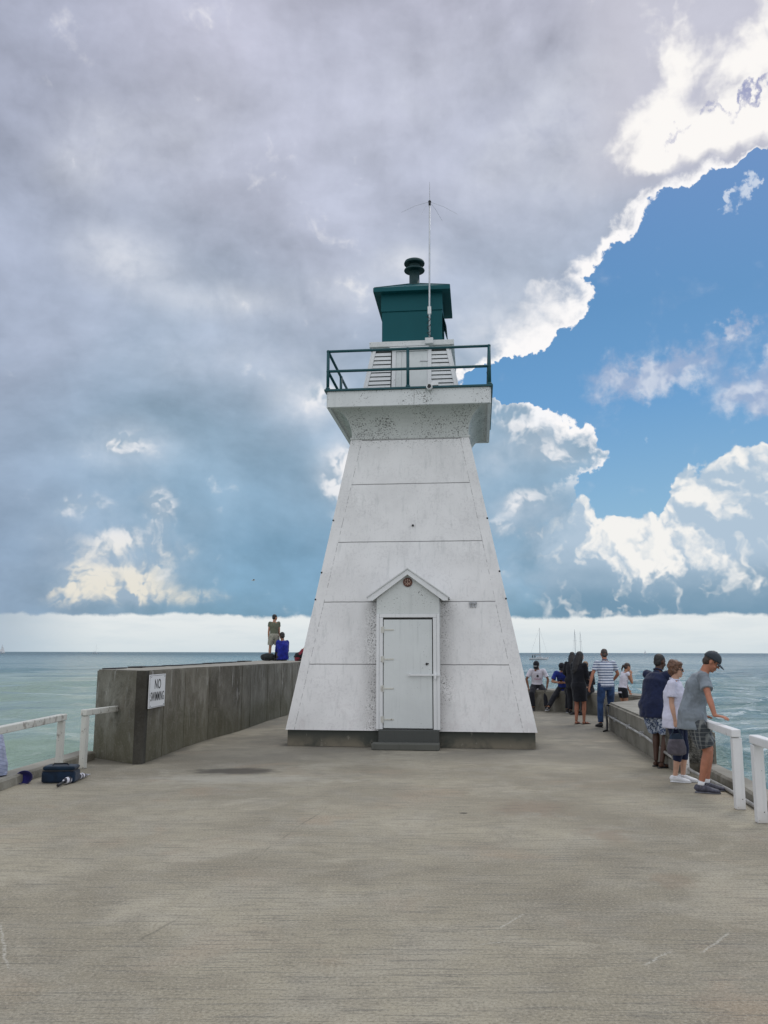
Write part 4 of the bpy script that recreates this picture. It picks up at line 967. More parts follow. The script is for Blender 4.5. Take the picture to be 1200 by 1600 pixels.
    # ---- bottom
    if bottom:
        mb, ln_ = bottom['mat'], bottom.get('len', .6); ez = bottom.get('ease', .02) * s; bm = BM()
        if bottom.get('skirt'):
            tgt = [hip[i].lerp(kn[i], ln_) for i in (0, 1)]; mid = (tgt[0] + tgt[1]) / 2
            loft(bm, [P0 + Vector((0, 0, .06 * s)), P0 - Vector((0, 0, .03 * s)), P0.lerp(mid, .55), mid], [(.145 * s * f + ez, .105 * s * f + ez), (.165 * s * f + ez, .12 * s * f + ez), (.185 * s * f, .14 * s * f), (.175 * s * f, .15 * s * f)], side=(1, 0, 0), seg=20)
        else:
            loft(bm, [P0 + Vector((0, 0, .07 * s)), P0, P0 - Vector((0, 0, .07 * s)), P0 - Vector((0, 0, .13 * s))], [(.14 * s * f + ez, .10 * s * f + ez), (.155 * s * f + ez, .112 * s * f + ez), (.148 * s * f + ez, .108 * s * f + ez), (.115 * s * f + ez, .085 * s * f + ez)], side=(1, 0, 0), seg=20)
            for i in (0, 1):
                h0 = hip[i] + Vector((0, 0, .01 * s)); r0 = .088 * s * f + ez * .7
                ball(bm, h0, r0)
                if ln_ <= 1: loft(bm, [h0, h0.lerp(kn[i], ln_ * .6), h0.lerp(kn[i], ln_)], [r0, .085 * s * f + ez * .8, .078 * s + ez], seg=14)
                else:
                    q = kn[i].lerp(an[i], ln_ - 1)
                    loft(bm, [h0, h0.lerp(kn[i], .5), kn[i]], [r0, .078 * s * f + ez * .6, .060 * s + ez * .6], seg=14); ball(bm, kn[i], .061 * s + ez * .6)
                    loft(bm, [kn[i], kn[i].lerp(q, .5), q], [.060 * s + ez * .6, .058 * s + ez * .6, .050 * s + ez * .6], seg=14)
        kid(bottom.get('name', 'trousers'), bm, mb, .008, 2, bottom.get('disp', .020))
    # ---- shoes
    if shoe:
        for i in (0, 1):
            T = R(toes[i]); tf = Vector((math.sin(-T), math.cos(T), 0))
            if len(toes) > 2: tf = Vector(toes[2 + i])
            tf.normalize(); a = an[i]; dn = Vector((0, 0, -1)); dn = (dn - tf * dn.dot(tf)).normalized(); sd_ = tf.cross(dn)
            bm = BM()
            if shoe_kind == 'sandal':
                for q in (.02, .11): loft(bm, [a + tf * q * s + dn * .07 * s + sd_ * .045 * s, a + tf * q * s + dn * (.015 if q < .05 else .035) * s + sd_ * .02 * s, a + tf * q * s + dn * (.015 if q < .05 else .035) * s - sd_ * .02 * s, a + tf * q * s + dn * .07 * s - sd_ * .045 * s], [.010 * s] * 4, seg=8)
            else:
                loft(bm, [a - tf * .066 * s + dn * .05 * s, a - tf * .045 * s + dn * .03 * s, a + tf * .0 * s + dn * .025 * s, a + tf * .06 * s + dn * .035 * s, a + tf * .13 * s + dn * .048 * s, a + tf * .195 * s + dn * .058 * s, a + tf * .215 * s + dn * .066 * s], [(.022 * s, .025 * s), (.034 * s, .045 * s), (.038 * s, .050 * s), (.042 * s, .040 * s), (.048 * s, .030 * s), (.040 * s, .022 * s), (.02 * s, .012 * s)], side=sd_, seg=14)
                loft(bm, [a + dn * .005 * s, a - dn * .012 * s], [.044 * s, .041 * s])
            so_ = kid('sandal' if shoe_kind == 'sandal' else 'shoe', bm, shoe[0], .006, 2)
            bm = BM(); loft(bm, [a - tf * .070 * s + dn * .077 * s, a - tf * .04 * s + dn * .077 * s, a + tf * .05 * s + dn * .077 * s, a + tf * .13 * s + dn * .077 * s, a + tf * .20 * s + dn * .075 * s, a + tf * .222 * s + dn * .073 * s], [(.024 * s, .010 * s), (.038 * s, .011 * s), (.038 * s, .010 * s), (.050 * s, .010 * s), (.038 * s, .010 * s), (.016 * s, .009 * s)], side=sd_, seg=14)
            kid('sole', bm, shoe[1], parent=so_)
            if len(shoe) > 2:
                bm = BM()
                for q in range(4): c_ = a + tf * (.045 + .026 * q) * s + dn * (.002 + .010 * q) * s; loft(bm, [c_ - sd_ * .024 * s, c_ - dn * .006 * s, c_ + sd_ * .024 * s], [.005 * s] * 3, seg=6)
                loft(bm, [a - tf * .02 * s + dn * .06 * s + sd_ * .041 * s, a + tf * .06 * s + dn * .03 * s + sd_ * .041 * s], [.006 * s] * 2, seg=6); loft(bm, [a + tf * .02 * s + dn * .06 * s + sd_ * .043 * s, a + tf * .10 * s + dn * .04 * s + sd_ * .043 * s], [.006 * s] * 2, seg=6)
                kid('lace', bm, shoe[2], parent=so_)
    if socks:
        for i in (0, 1):
            d_ = (kn[i] - an[i]).normalized(); bm = BM(); loft(bm, [an[i] - d_ * .01, an[i] + d_ * .055 * s], [.040 * s, .038 * s]); kid('sock', bm, socks)
    # ---- hair / cap
    if hair:
        kind, mh = hair; bm = BM()
        if kind in ('short', 'crop', 'long', 'pony', 'undercap'):
            e = -.006 if kind == 'crop' else 0
            hb(bm, (0, -.018, .042), (.083 + e, .098 + e, .092 + e)); hb(bm, (0, -.05, -.01), (.075 + e, .056 + e, .072 + e))
        if kind == 'fluffy':
            hb(bm, (0, -.022, .052), (.098, .108, .098)); hb(bm, (0, -.055, -.005), (.088, .064, .092)); hb(bm, (0, .045, .082), (.075, .05, .045))
            for k in (-1, 1): hb(bm, (k * .066, -.02, .0), (.032, .045, .06)); hb(bm, (k * .05, .05, .09), (.035, .04, .03))
            hb(bm, (.02, -.05, .12), (.05, .05, .04))
        if kind == 'long':
            loft(bm, [HM @ Vector((0, -.05, .03)), HM @ Vector((0, -.085, -.08)), HM @ Vector((.01, -.11, -.22)), HM @ Vector((.01, -.12, -.36)), HM @ Vector((0, -.12, -.44))], [(.08 * s, .06 * s), (.095 * s, .06 * s), (.105 * s, .05 * s), (.085 * s, .04 * s), (.03 * s, .02 * s)], side=rt, seg=14)
            for k in (-1, 1): loft(bm, [HM @ Vector((k * .07, -.01, .03)), HM @ Vector((k * .088, -.01, -.08)), HM @ Vector((k * .09, -.03, -.20))], [.028 * s, .034 * s, .02 * s])
        if kind == 'pony':
            loft(bm, [HM @ Vector((0, -.09, .03)), HM @ Vector((0, -.14, .0)), HM @ Vector((0, -.15, -.10)), HM @ Vector((0, -.12, -.18))], [.03 * s, .032 * s, .026 * s, .01 * s])
        kid('hair', bm, mh, .007, 1, .03 if kind == 'fluffy' else .012, htex)
    if cap:
        mc = cap[0]; bm = BM(); P = []; rr = []
        for k in range(9):
            t = k / 8 * math.pi / 2; P.append(HM @ Vector((0, -.010 - .006 * math.sin(t), .030 + .104 * math.sin(t)))); rr.append(((.091 * math.cos(t) + .002) * s, (.108 * math.cos(t) + .002) * s))
        loft(bm, P, rr, side=(HM.to_3x3() @ Vector((1, 0, 0))), seg=24); hb(bm, (0, -.014, .134), (.009, .009, .005), 8); cp_ = kid('cap', bm, mc)
        bm = BM(); nb_ = 13; up_, lo_ = [], []
        for k in range(nb_):
            t = math.pi * (k / (nb_ - 1)); up_.append((.078 * math.cos(t), .070 + .098 * math.sin(t) ** .8, .034 - .028 * math.sin(t) - .018 * abs(math.cos(t)) ** 2))
        inn = [(.075 * math.cos(math.pi * k / (nb_ - 1)), .062 + .022 * math.sin(math.pi * k / (nb_ - 1)), .036 - .012 * abs(math.cos(math.pi * k / (nb_ - 1))) ** 2) for k in range(nb_)]
        for dz_ in (0, -.005): up_ = up_
        A1 = [bm.verts.new(HM @ Vector(p)) for p in up_]; A2 = [bm.verts.new(HM @ Vector(p)) for p in inn]
        B1 = [bm.verts.new(HM @ (Vector(p) - Vector((0, 0, .006)))) for p in up_]; B2 = [bm.verts.new(HM @ (Vector(p) - Vector((0, 0, .006)))) for p in inn]
        for k in range(nb_ - 1):
            bm.faces.new((A1[k], A1[k + 1], A2[k + 1], A2[k])); bm.faces.new((B2[k], B2[k + 1], B1[k + 1], B1[k])); bm.faces.new((A1[k], B1[k], B1[k + 1], A1[k + 1])); bm.faces.new((A2[k + 1], B2[k + 1], B2[k], A2[k]))
        kid('brim', bm, cap[1] if len(cap) > 1 else mc, parent=cp_)
        if len(cap) > 2:
            bm = BM(); loft(bm, [HM @ Vector((-.05, .085, .05)), HM @ Vector((0, .103, .062)), HM @ Vector((.05, .085, .05))], [.007 * s] * 3, seg=6); kid('stripe', bm, cap[2], parent=cp_)
    if glasses:
        bm = BM()
        for k in (-1, 1): hb(bm, (k * .034, .099, .005), (.030, .008, .021), 12); loft(bm, [HM @ Vector((k * .06, .09, .01)), HM @ Vector((k * .083, .02, .008)), HM @ Vector((k * .083, -.01, .0))], [.005 * s] * 3, seg=6)
        hb(bm, (0, .104, .008), (.012, .004, .004), 8); kid('sunglasses', bm, glasses)
    return bd, dict(W=W, wr=wr2, el=el_, neck=neck, hc=hc, s=s, chest=chest, rt=rt, fw=fw, tv=tv)
EYE = plain('eye_white', (.6, .58, .55), .3, 0, .05); IRIS = plain('eye_dark', (.03, .02, .015), .2, 0, .05)
SG = plain('sunglass_black', (.008, .008, .009), .12, 0, .05)
BLK = cloth('black_fabric', (.010, .011, .016)); NAVY = cloth('navy_fabric', (.010, .016, .050)); GREYT = cloth('grey_tee', (.19, .22, .25)); JEAN = cloth('blue_jeans', (.022, .050, .125), .35)
def stripes(g, c, x, y, z, p, n):
    t = g.m('FRACT', (z + (n - .5) * .012) * 17.5 + 30)
    k = g.smooth(g.m('ABSOLUTE', t - .5), .17, .23, 1, 0); return g.mix(k, c, (.075, .11, .21))
STR = cloth('striped_tee', (.62, .66, .74), .06, stripes)
def plaid(g, c, x, y, z, p, n):
    a = g.smooth(g.m('ABSOLUTE', g.m('FRACT', x * 15 + y * 15 + 20) - .5), .10, .18, 1, 0); b = g.smooth(g.m('ABSOLUTE', g.m('FRACT', z * 21 + 20) - .5), .08, .16, 1, 0)
    c = g.mix(a * .6 * g.smooth(n, .3, .6), c, (.30, .31, .30)); return g.mix(b * .35, c, (.24, .25, .24))
PLAID = cloth('plaid_shorts', (.045, .052, .060), .3, plaid)
def floral(g, c, x, y, z, p, n):
    v = g.noise(p, 22, 4, .7, 1.5); return g.mix(g.smooth(v, .5, .56), c, (.50, .56, .66))
FLOR = cloth('patterned_shorts', (.045, .075, .16), .4, floral)
def pinst(g, c, x, y, z, p, n):
    k = g.smooth(g.m('ABSOLUTE', g.m('FRACT', x * 40 + y * 40 + 20) - .5), .1, .2, 1, 0); return g.mix(k * .25, c, (.52, .52, .68))
BLOU = cloth('white_blouse', (.62, .62, .74), .05, pinst)
def dabs(g, c, x, y, z, p, n):
    return g.mix(g.smooth(g.noise(p, 15, 3, .7, 1), .60, .64) * .6, c, (.14, .15, .22))
TANK = cloth('white_top', (.68, .66, .74), .06, dabs)
OLIV = cloth('olive_tee', (.125, .135, .095), .1)
KHAK = cloth('khaki_shorts', (.30, .29, .24), .2)
def camo(g, c, x, y, z, p, n): return g.mix(g.smooth(g.noise(p, 18, 3, .6), .5, .53), c, (.04, .04, .02))
WTEE = cloth('white_tee', (.66, .64, .71), .05)
RBLUE = cloth('royal_blue', (.010, .018, .22), .3); BTEE = cloth('blue_tee', (.014, .03, .19), .3); REDS = cloth('red_shorts', (.22, .03, .045), .2)
PALE = cloth('pale_blue_shirt', (.34, .38, .52), .2, lambda g, c, x, y, z, p, n: g.mix(g.smooth(g.m('ABSOLUTE', g.m('FRACT', z * 22 + x * 6) - .5), .1, .2, 1, 0) * .4, c, (.12, .14, .26)))
S_WH = plain('sneaker_white', (.70, .71, .73), .5, 0, .08); S_GR = plain('sneaker_grey', (.06, .06, .085), .6, 0, .4, 30); S_BK = plain('shoe_black', (.012, .012, .014), .5); S_SOLE = plain('sole_grey', (.13, .13, .15), .7)
CAPG = cloth('cap_charcoal', (.040, .050, .062), .25)

# on the left wall
person('young man in olive t-shirt and khaki shorts standing on top of the tall wall', (-3.52, 27.4, 1.332), 12, 1.47, lean=(-3, 4), head=(-62, 4), shoulder=.88, hands=[(-.21, .06, .88), (.20, .10, .90)],
       elbow=[(-.5, -1, 0), (.2, -1, 0)], feet=[(-.16, 0, .085), (.15, .02, .085)], skin_='tan', top=dict(mat=OLIV, sleeve=.5, hem=.08), bottom=dict(mat=KHAK, len=.78, name='shorts', ease=.035), hair=('short', HR['black']), shoe=(S_BK, S_BK), vox=.009)
person('person in a royal blue jacket sitting with their back turned on the tall wall', (-3.20, 27.20, 1.33), 18, 1.72, pelvis=(0, 0, .14), lean=(0, 24), head=(10, 14), hands=[(-.10, .40, .30), (.10, .40, .30)], feet=[(-.12, .62, .08), (.12, .62, .08)], knee=[(0, .3, 1), (0, .3, 1)],
       elbow=[(-.2, 0, -1), (.2, 0, -1)], shoulder=.74, skin_='brown', top=dict(mat=RBLUE, sleeve=1.9, hem=.10, ease=.03, name='jacket', fat=1.0, disp=.025), bottom=dict(mat=BLK, len=1.85), hair=('short', HR['black']), shoe=(S_BK, S_BK), vox=.010)
person('person in black top and red shorts bent low on the wall, half behind lighthouse', (-2.70, 26.9, 1.33), -84, 1.6, pelvis=(0, 0, .13), lean=(62, 60), head=(0, 40), hands=[(-.16, .75, .05), (.16, .75, .05)], feet=[(-.10, .10, .06), (.10, .10, .06)], knee=[(0, 1, .1), (0, 1, .1)],
       skin_='tan', top=dict(mat=BLK, sleeve=.6, ease=.03, hem=.0), bottom=dict(mat=REDS, len=.8, name='shorts', ease=.0), hair=('short', HR['black']), shoe=(S_BK, S_BK), vox=.010)
# seated on the low wall
def tee_print(bd, chest, rt, fw, tv, s, kid, tp):
    bm = BM(); c_ = chest + fw * .146 * s + tv * .0
    extrude_poly(bm, [c_ + tv * .065 * s, c_ + rt * .045 * s + tv * .02 * s, c_ - tv * .025 * s, c_ - rt * .045 * s + tv * .02 * s], fw * .006); kid('chest_mark', bm, BLK, parent=tp)
    bm = BM()
    for k in range(5): q = c_ + rt * (-.08 + .04 * k) * s - tv * (.075 + .012 * (k % 2)) * s; loft(bm, [q - rt * .014 * s, q + rt * .014 * s], [.010 * s] * 2, seg=6)
    kid('chest_lettering', bm, cloth('pink_print', (.42, .10, .20)), parent=tp)
person('man in white t-shirt with dark diamond print and black cap sitting on low wall', (4.38, 24.60, 0), 176, 1.66, pelvis=(0, 0, .70), lean=(6, 24), head=(-22, 44), hands=[(-.27, .18, .66), (.27, .12, .66)], feet=[(-.20, .50, .11), (.17, .42, .085)], knee=[(-.4, 1, .4), (.4, 1, .4)],
       elbow=[(-1, -.3, 0), (1, -.3, 0)], skin_='brown', top=dict(mat=WTEE, sleeve=.7, ease=.02, hem=.1, print=tee_print), bottom=dict(mat=BLK, len=1.9, ease=.03), hair=('crop', HR['black']), cap=(BLK, BLK, S_WH), shoe=(S_BK, S_SOLE), vox=.009)
pb, J = person('man in blue t-shirt and black cap sitting on low wall looking at his hands', (5.02, 24.02, 0), 158, 1.64, pelvis=(0, 0, .68), lean=(10, 30), head=(6, 38), hands=[(-.07, .36, .84), (.07, .36, .84)], feet=[(-.17, .46, .085), (.36, .62, .14)], knee=[(-.3, 1, .4), (.5, 1, .3)],
       elbow=[(-1, -.3, -.3), (1, -.3, -.3)], skin_='tan', top=dict(mat=BTEE, sleeve=.75, ease=.025, hem=.1), bottom=dict(mat=BLK, len=1.92, ease=.03), hair=('crop', HR['black']), cap=(BLK,), shoe=(S_BK, S_WH), vox=.008, curl=(.8, .8), palm=[(.6, -.3, .7), (-.6, -.3, .7)])
hp_ = pb.matrix_basis @ Vector((0, .40 * J['s'], .885 * J['s']))
bm = BM(); box(bm, -.037, .037, -.075, .075, -.004, .004, .003); ph = link('mobile_phone', bm, S_BK, None, hp_, (R(35), 0, R(158))); tag(ph, 'small black phone held by the seated man in the blue t-shirt', 'phone')
person('person in dark jacket over pink top sitting on low wall behind the woman in black', (5.46, 22.98, 0), 128, 1.62, pelvis=(0, 0, .69), lean=(5, 12), head=(20, 6), hands=[(-.16, .28, .76), (.16, .28, .76)], feet=[(-.12, .44, .085), (.12, .44, .085)], knee=[(0, 1, .4), (0, 1, .4)],
       skin_='fair', top=dict(mat=BLK, sleeve=1.9, ease=.02, name='jacket', hem=.1), bottom=dict(mat=BLK, len=1.9), hair=('short', HR['light']), shoe=(S_BK, S_BK), vox=.009)
person('person all in black standing just behind the woman in the black dress', (5.04, 23.0, 0), -30, 1.62, lean=(2, 8), head=(10, 10), hands=[(-.17, .25, 1.02), (.17, .25, 1.0)], shoulder=.88, skin_='brown', feet=[(-.09, 0, .085), (.09, .06, .085)], top=dict(mat=BLK, sleeve=1.9, hem=.22, ease=.025, name='coat'), bottom=dict(mat=BLK, len=1.9, ease=.03), hair=('long', HR['black']), shoe=(S_BK, S_BK), vox=.009)
person('woman in black knee length dress and sandals with long dark hair standing', (4.47, 19.75, 0), -48, 1.63, lean=(1, 7), head=(-14, 12), hands=[(-.10, .30, 1.14), (.10, .30, 1.10)], elbow=[(-.3, -.3, -1), (.3, -.3, -1)], feet=[(-.07, -.05, .08), (.07, .07, .08)], female=True, skin_='red', fat=1.04,
       top=dict(mat=BLK, sleeve=1.7, hem=.12, ease=.022, name='dress_top', disp=.02), bottom=dict(mat=BLK, len=.86, skirt=True, name='skirt', ease=.035), hair=('long', HR['black']), shoe=(S_BK, S_BK), shoe_kind='sandal', vox=.008)
person('man in blue and white striped polo shirt and jeans, seen from behind', (4.90, 18.98, 0), 6, 1.69, lean=(1, 4), head=(-8, 4), hands=[(-.40, .02, .86), (.26, .26, 1.02)], elbow=[(-1, -.6, 0), (1, -.8, -.3)], feet=[(-.17, -.02, .085), (.15, .10, .085)], skin_='red', fat=1.08,
       top=dict(mat=STR, sleeve=.62, hem=.05, ease=.018, name='shirt', collar=True), bottom=dict(mat=JEAN, len=1.93, ease=.016), hair=('crop', HR['grey']), shoe=(S_BK, S_BK), vox=.008)
person('girl in white sleeveless top and black shorts raising a hand to her mouth', (5.64, 20.35, 0), -78, 1.38, lean=(10, 16), head=(-4, 20), hands=[(-.22, .34, .86), (.10, .24, 1.40)], elbow=[(-1, .2, -.8), (.5, -.5, -1)], female=True, skin_='tan', curl=(.3, .9),
       top=dict(mat=TANK, sleeve=.0, hem=.10, ease=.012, flat=True), bottom=dict(mat=BLK, len=.5, name='shorts'), hair=('pony', HR['brown']), shoe=(S_BK, S_WH), vox=.007)
# the three at the right
person('man in navy shirt and blue patterned shorts leaning over the low wall, back turned', (3.92, 12.42, 0), -52, 1.64, pelvis=(-.02, -.04, .92), lean=(8, 24), head=(-8, 12), hands=[(-.10, .48, .98), (.10, .46, .98)], elbow=[(-.25, -.3, -1), (.3, -.3, -1)], feet=[(-.10, .06, .085), (.08, -.06, .085)], toes=(0, -20), skin_='dark', fat=1.2, shoulder=.95,
       top=dict(mat=NAVY, sleeve=.78, hem=.18, ease=.03, collar=True, disp=.032, flare=1.08), bottom=dict(mat=FLOR, len=.92, name='shorts', ease=.03), hair=('crop', HR['black']), shoe=(S_BK, S_BK), shoe_kind='sandal', vox=.007)
pw, JW = person('woman in white blouse, sunglasses and navy cropped trousers holding a grey handbag', (3.72, 11.06, 0), -122, 1.49, lean=(0, 4), head=(10, 2), hands=[(-.20, .14, .80), ('w', 3.655, 10.86, .635)], elbow=[(-1, -.5, 0), (.3, -1, 0)], feet=[(-.08, .05, .085), (.07, -.03, .085)], toes=(0, 4), female=True, skin_='fair', fat=1.2, shoulder=.98,
       top=dict(mat=BLOU, sleeve=.68, hem=.17, ease=.026, collar=True, disp=.03, flare=1.12), bottom=dict(mat=NAVY, len=1.45, ease=.02), hair=('fluffy', HR['auburn']), glasses=SG, shoe=(S_WH, S_WH, plain('lace_grey', (.4, .4, .42), .7)), socks=None, vox=.006, curl=(.5, 1.15), palm=[(1, 0, 0), (-1, 0, 0), (0, 1, 0), (0, 1, 0)])
pg, JG = person('man in grey t-shirt, plaid shorts and charcoal cap leaning on the white rail', (3.72, 10.30, 0), -109, 1.70, pelvis=(0, -.05, .92), lean=(12, 25), head=(-4, 36), hands=[('w', 3.86, 10.60, .85), ('w', 3.745, 9.76, .848)], elbow=[(-1, -.3, 0), (1, -.25, .1)], feet=[(-.11, .07, .085), (.11, .0, .085)], toes=(4, -2), skin_='red', fat=1.12,
       top=dict(mat=GREYT, sleeve=.68, hem=.185, ease=.026, disp=.03, flare=1.10), bottom=dict(mat=PLAID, len=.90, name='shorts', ease=.03), hair=('undercap', HR['brown']), cap=(CAPG,), shoe=(S_GR, S_SOLE, plain('lace_pale', (.45, .45, .5), .7)), socks=S_WH, vox=.006, curl=(.35, .45), palm=[(0, .3, -1), (0, .3, -1), (1, 0, 0), (-1, 0, 0), (-.3, 1, -.08), (.25, 1, -.10)])
# person cut off by the left edge
person('person in pale blue checked shirt sitting on the left kerb, cut off by frame', (-4.69, 10.55, -.0), 80, 1.65, pelvis=(0, 0, .24), lean=(8, 30), head=(0, 10), hands=[(-.2, .4, .35), (.2, .4, .35)], feet=[(-.15, .45, -.42), (.15, .45, -.42)], knee=[(0, 1, .5), (0, 1, .5)],
       skin_='fair', top=dict(mat=PALE, sleeve=.8, hem=.10, ease=.03), bottom=dict(mat=NAVY, len=.9, name='shorts'), hair=('short', HR['grey']), shoe=(S_WH, S_WH), vox=.009)
# ------------------------------------------------------------------ handbag hanging from the woman's right hand
wp = JW['W'] @ JW['wr'][1]
hb0 = wp + Vector((.0, -.005, -.085))
BAGM = cloth('handbag_taupe', (.115, .105, .125), .2); BAGD = cloth('handbag_dark', (.02, .035, .06))
hbag = thing('handbag', 'slouchy grey handbag with dark gathered top hanging from the woman\'s hand', 'handbag', (hb0.x, hb0.y, hb0.z - .33), 0)
bm = BM(); loft(bm, [(0, 0, 0), (0, 0, .02), (0, 0, .09), (0, 0, .17), (0, 0, .20)], [(.09, .045), (.118, .06), (.122, .062), (.10, .048), (.085, .035)], side=(1, 0, 0), seg=18); b_ = link('bag_body', bm, BAGM, hbag); soft(b_, .008, 2, .014)
bm = BM(); loft(bm, [(0, 0, .18), (0, 0, .23), (0, 0, .26)], [(.092, .040), (.080, .03), (.066, .022)], side=(1, 0, 0), seg=18); b_ = link('bag_top', bm, BAGD, hbag); soft(b_, .008, 1, .012)
for k in (-1, 1):
    bm = BM(); loft(bm, [(-.055, k * .02, .24), (-.035, k * .014, .30), (0, 0, .335), (.035, k * .014, .30), (.055, k * .02, .24)], [.007] * 5, seg=8); link('handle', bm, BAGD, hbag, smooth=True)

# ------------------------------------------------------------------ things on the ground at the left
bx = thing('cooler_bag', 'dark blue soft cooler bag standing on the concrete by the left kerb', 'cooler', (-4.02, 10.93, 0), R(4))
CB = cloth('cooler_blue', (.006, .018, .040), .3); CB2 = cloth('cooler_blue_lid', (.006, .022, .046), .3)
bm = BM(); box(bm, -.205, .205, -.13, .13, .004, .150, .03); link('body', bm, CB, bx, smooth=False)
bm = BM(); box(bm, -.198, .198, -.125, .125, .151, .205, .028); lid_ = link('lid', bm, CB2, bx)
bm = BM(); loft(bm, [(-.10, -.03, .20), (-.08, -.03, .225), (.08, -.03, .225), (.10, -.03, .20)], [.010] * 4, seg=8); link('handle', bm, BLK, lid_, smooth=True)
bm = BM(); box(bm, -.19, .19, -.137, -.130, .145, .156, .002); link('zip', bm, S_BK, bx)
ht = thing('sun_hat', 'purple blue cap lying on its side by the left kerb', 'cap', (-4.42, 10.78, .0), R(20))
HM_ = cloth('cap_purple', (.022, .020, .13), .35)
Mx = Matrix.Translation((0, 0, .075)) @ Matrix.Rotation(R(70), 4, 'X')
bm = BM(); ns = 20; prev = None
outs, ins = [], []
for k in range(8):
    t = k / 7 * math.pi / 2 * .97
    outs.append([Mx @ Vector((.10 * math.cos(t) * math.cos(a), .085 * math.cos(t) * math.sin(a), -.10 * math.sin(t))) for a in [2 * math.pi * q / ns for q in range(ns)]])
    ins.append([Mx @ Vector((.094 * math.cos(t) * math.cos(a), .079 * math.cos(t) * math.sin(a), -.094 * math.sin(t))) for a in [2 * math.pi * q / ns for q in range(ns)]])
rings = [[bm.verts.new(p) for p in r_] for r_ in outs[::-1] + ins]
for i in range(len(rings) - 1):
    for k in range(ns): bm.faces.new((rings[i][k], rings[i][(k + 1) % ns], rings[i + 1][(k + 1) % ns], rings[i + 1][k]))
bm.faces.new(rings[0][::-1]); bm.faces.new(rings[-1])
link('crown', bm, HM_, ht, smooth=True)
bm = BM(); loft(bm, [(-.09, -.02, .03), (-.13, -.035, .022), (-.19, -.05, .014), (-.215, -.055, .012)], [(.055, .008), (.06, .008), (.05, .006), (.02, .005)], side=(0, 1, .1), seg=12); link('brim', bm, HM_, ht, smooth=True)
def zebra(g, c, x, y, z, p, n):
    t = g.m('SINE', y * 62 + g.m('ARCTAN2', x, z) * 1.3 + (n - .5) * 7); return g.mix(g.smooth(t, -.1, .1), c, (.60, .60, .66))
um = thing('umbrella', 'folded zebra striped umbrella lying in front of the blue cooler bag', 'umbrella', (-3.89, 10.52, .045), R(-3))
bm = BM(); loft(bm, [(0, .14, 0), (0, .20, 0), (0, .40, .0), (0, .70, -.01), (0, .88, -.02), (0, .92, -.022)], [(.020, .02), (.040, .038), (.044, .038), (.032, .028), (.014, .014), (.006, .006)], side=(1, 0, 0), seg=14); cn = link('canopy', bm, cloth('zebra', (.02, .02, .03), .2, zebra), um); soft(cn, .006, 1, .014)
bm = BM(); loft(bm, [(0, -.03, -.022), (0, -.02, -.02), (0, .06, -.012), (0, .15, -.004)], [.014, .019, .017, .012], seg=12); link('handle', bm, S_BK, um, smooth=True)
bm = BM(); loft(bm, [(0, .90, -.021), (0, .97, -.026)], [.006, .004], seg=8); link('tip', bm, M['grey_metal'], um)
bm = BM(); ball(bm, (0, 0, .035), (.05, .035, .035)); ball(bm, (.04, .02, .03), (.03, .04, .03)); cr_ = link('crumpled_bag', bm, cloth('plastic_white', (.5, .5, .55), .1), None, (-3.90, 11.22, 0)); soft(cr_, .007, 0, .035, htex); cr_.location.z = .004
tag(cr_, 'small crumpled white plastic bag between the blue cooler bag and the umbrella', 'plastic bag')
# backpack on the wall beside the young man
bp = thing('backpack', 'dark grey backpack lying on the tall wall at the feet of the young man', 'backpack', (-3.80, 27.35, 1.333), R(0))
bm = BM(); loft(bm, [(-.12, 0, .09), (-.08, 0, .10), (.06, 0, .12), (.24, 0, .12), (.32, 0, .10)], [(.04, .05), (.12, .095), (.15, .12), (.15, .115), (.08, .07)], side=(0, 1, 0), seg=16); b_ = link('bag_body', bm, cloth('backpack_grey', (.025, .03, .03), .3), bp); soft(b_, .012, 2, .02)
bm = BM(); loft(bm, [(.0, -.13, .05), (.05, -.18, .03), (.15, -.19, .03), (.22, -.13, .06)], [.012] * 4, seg=8); link('strap', bm, BLK, bp, smooth=True)

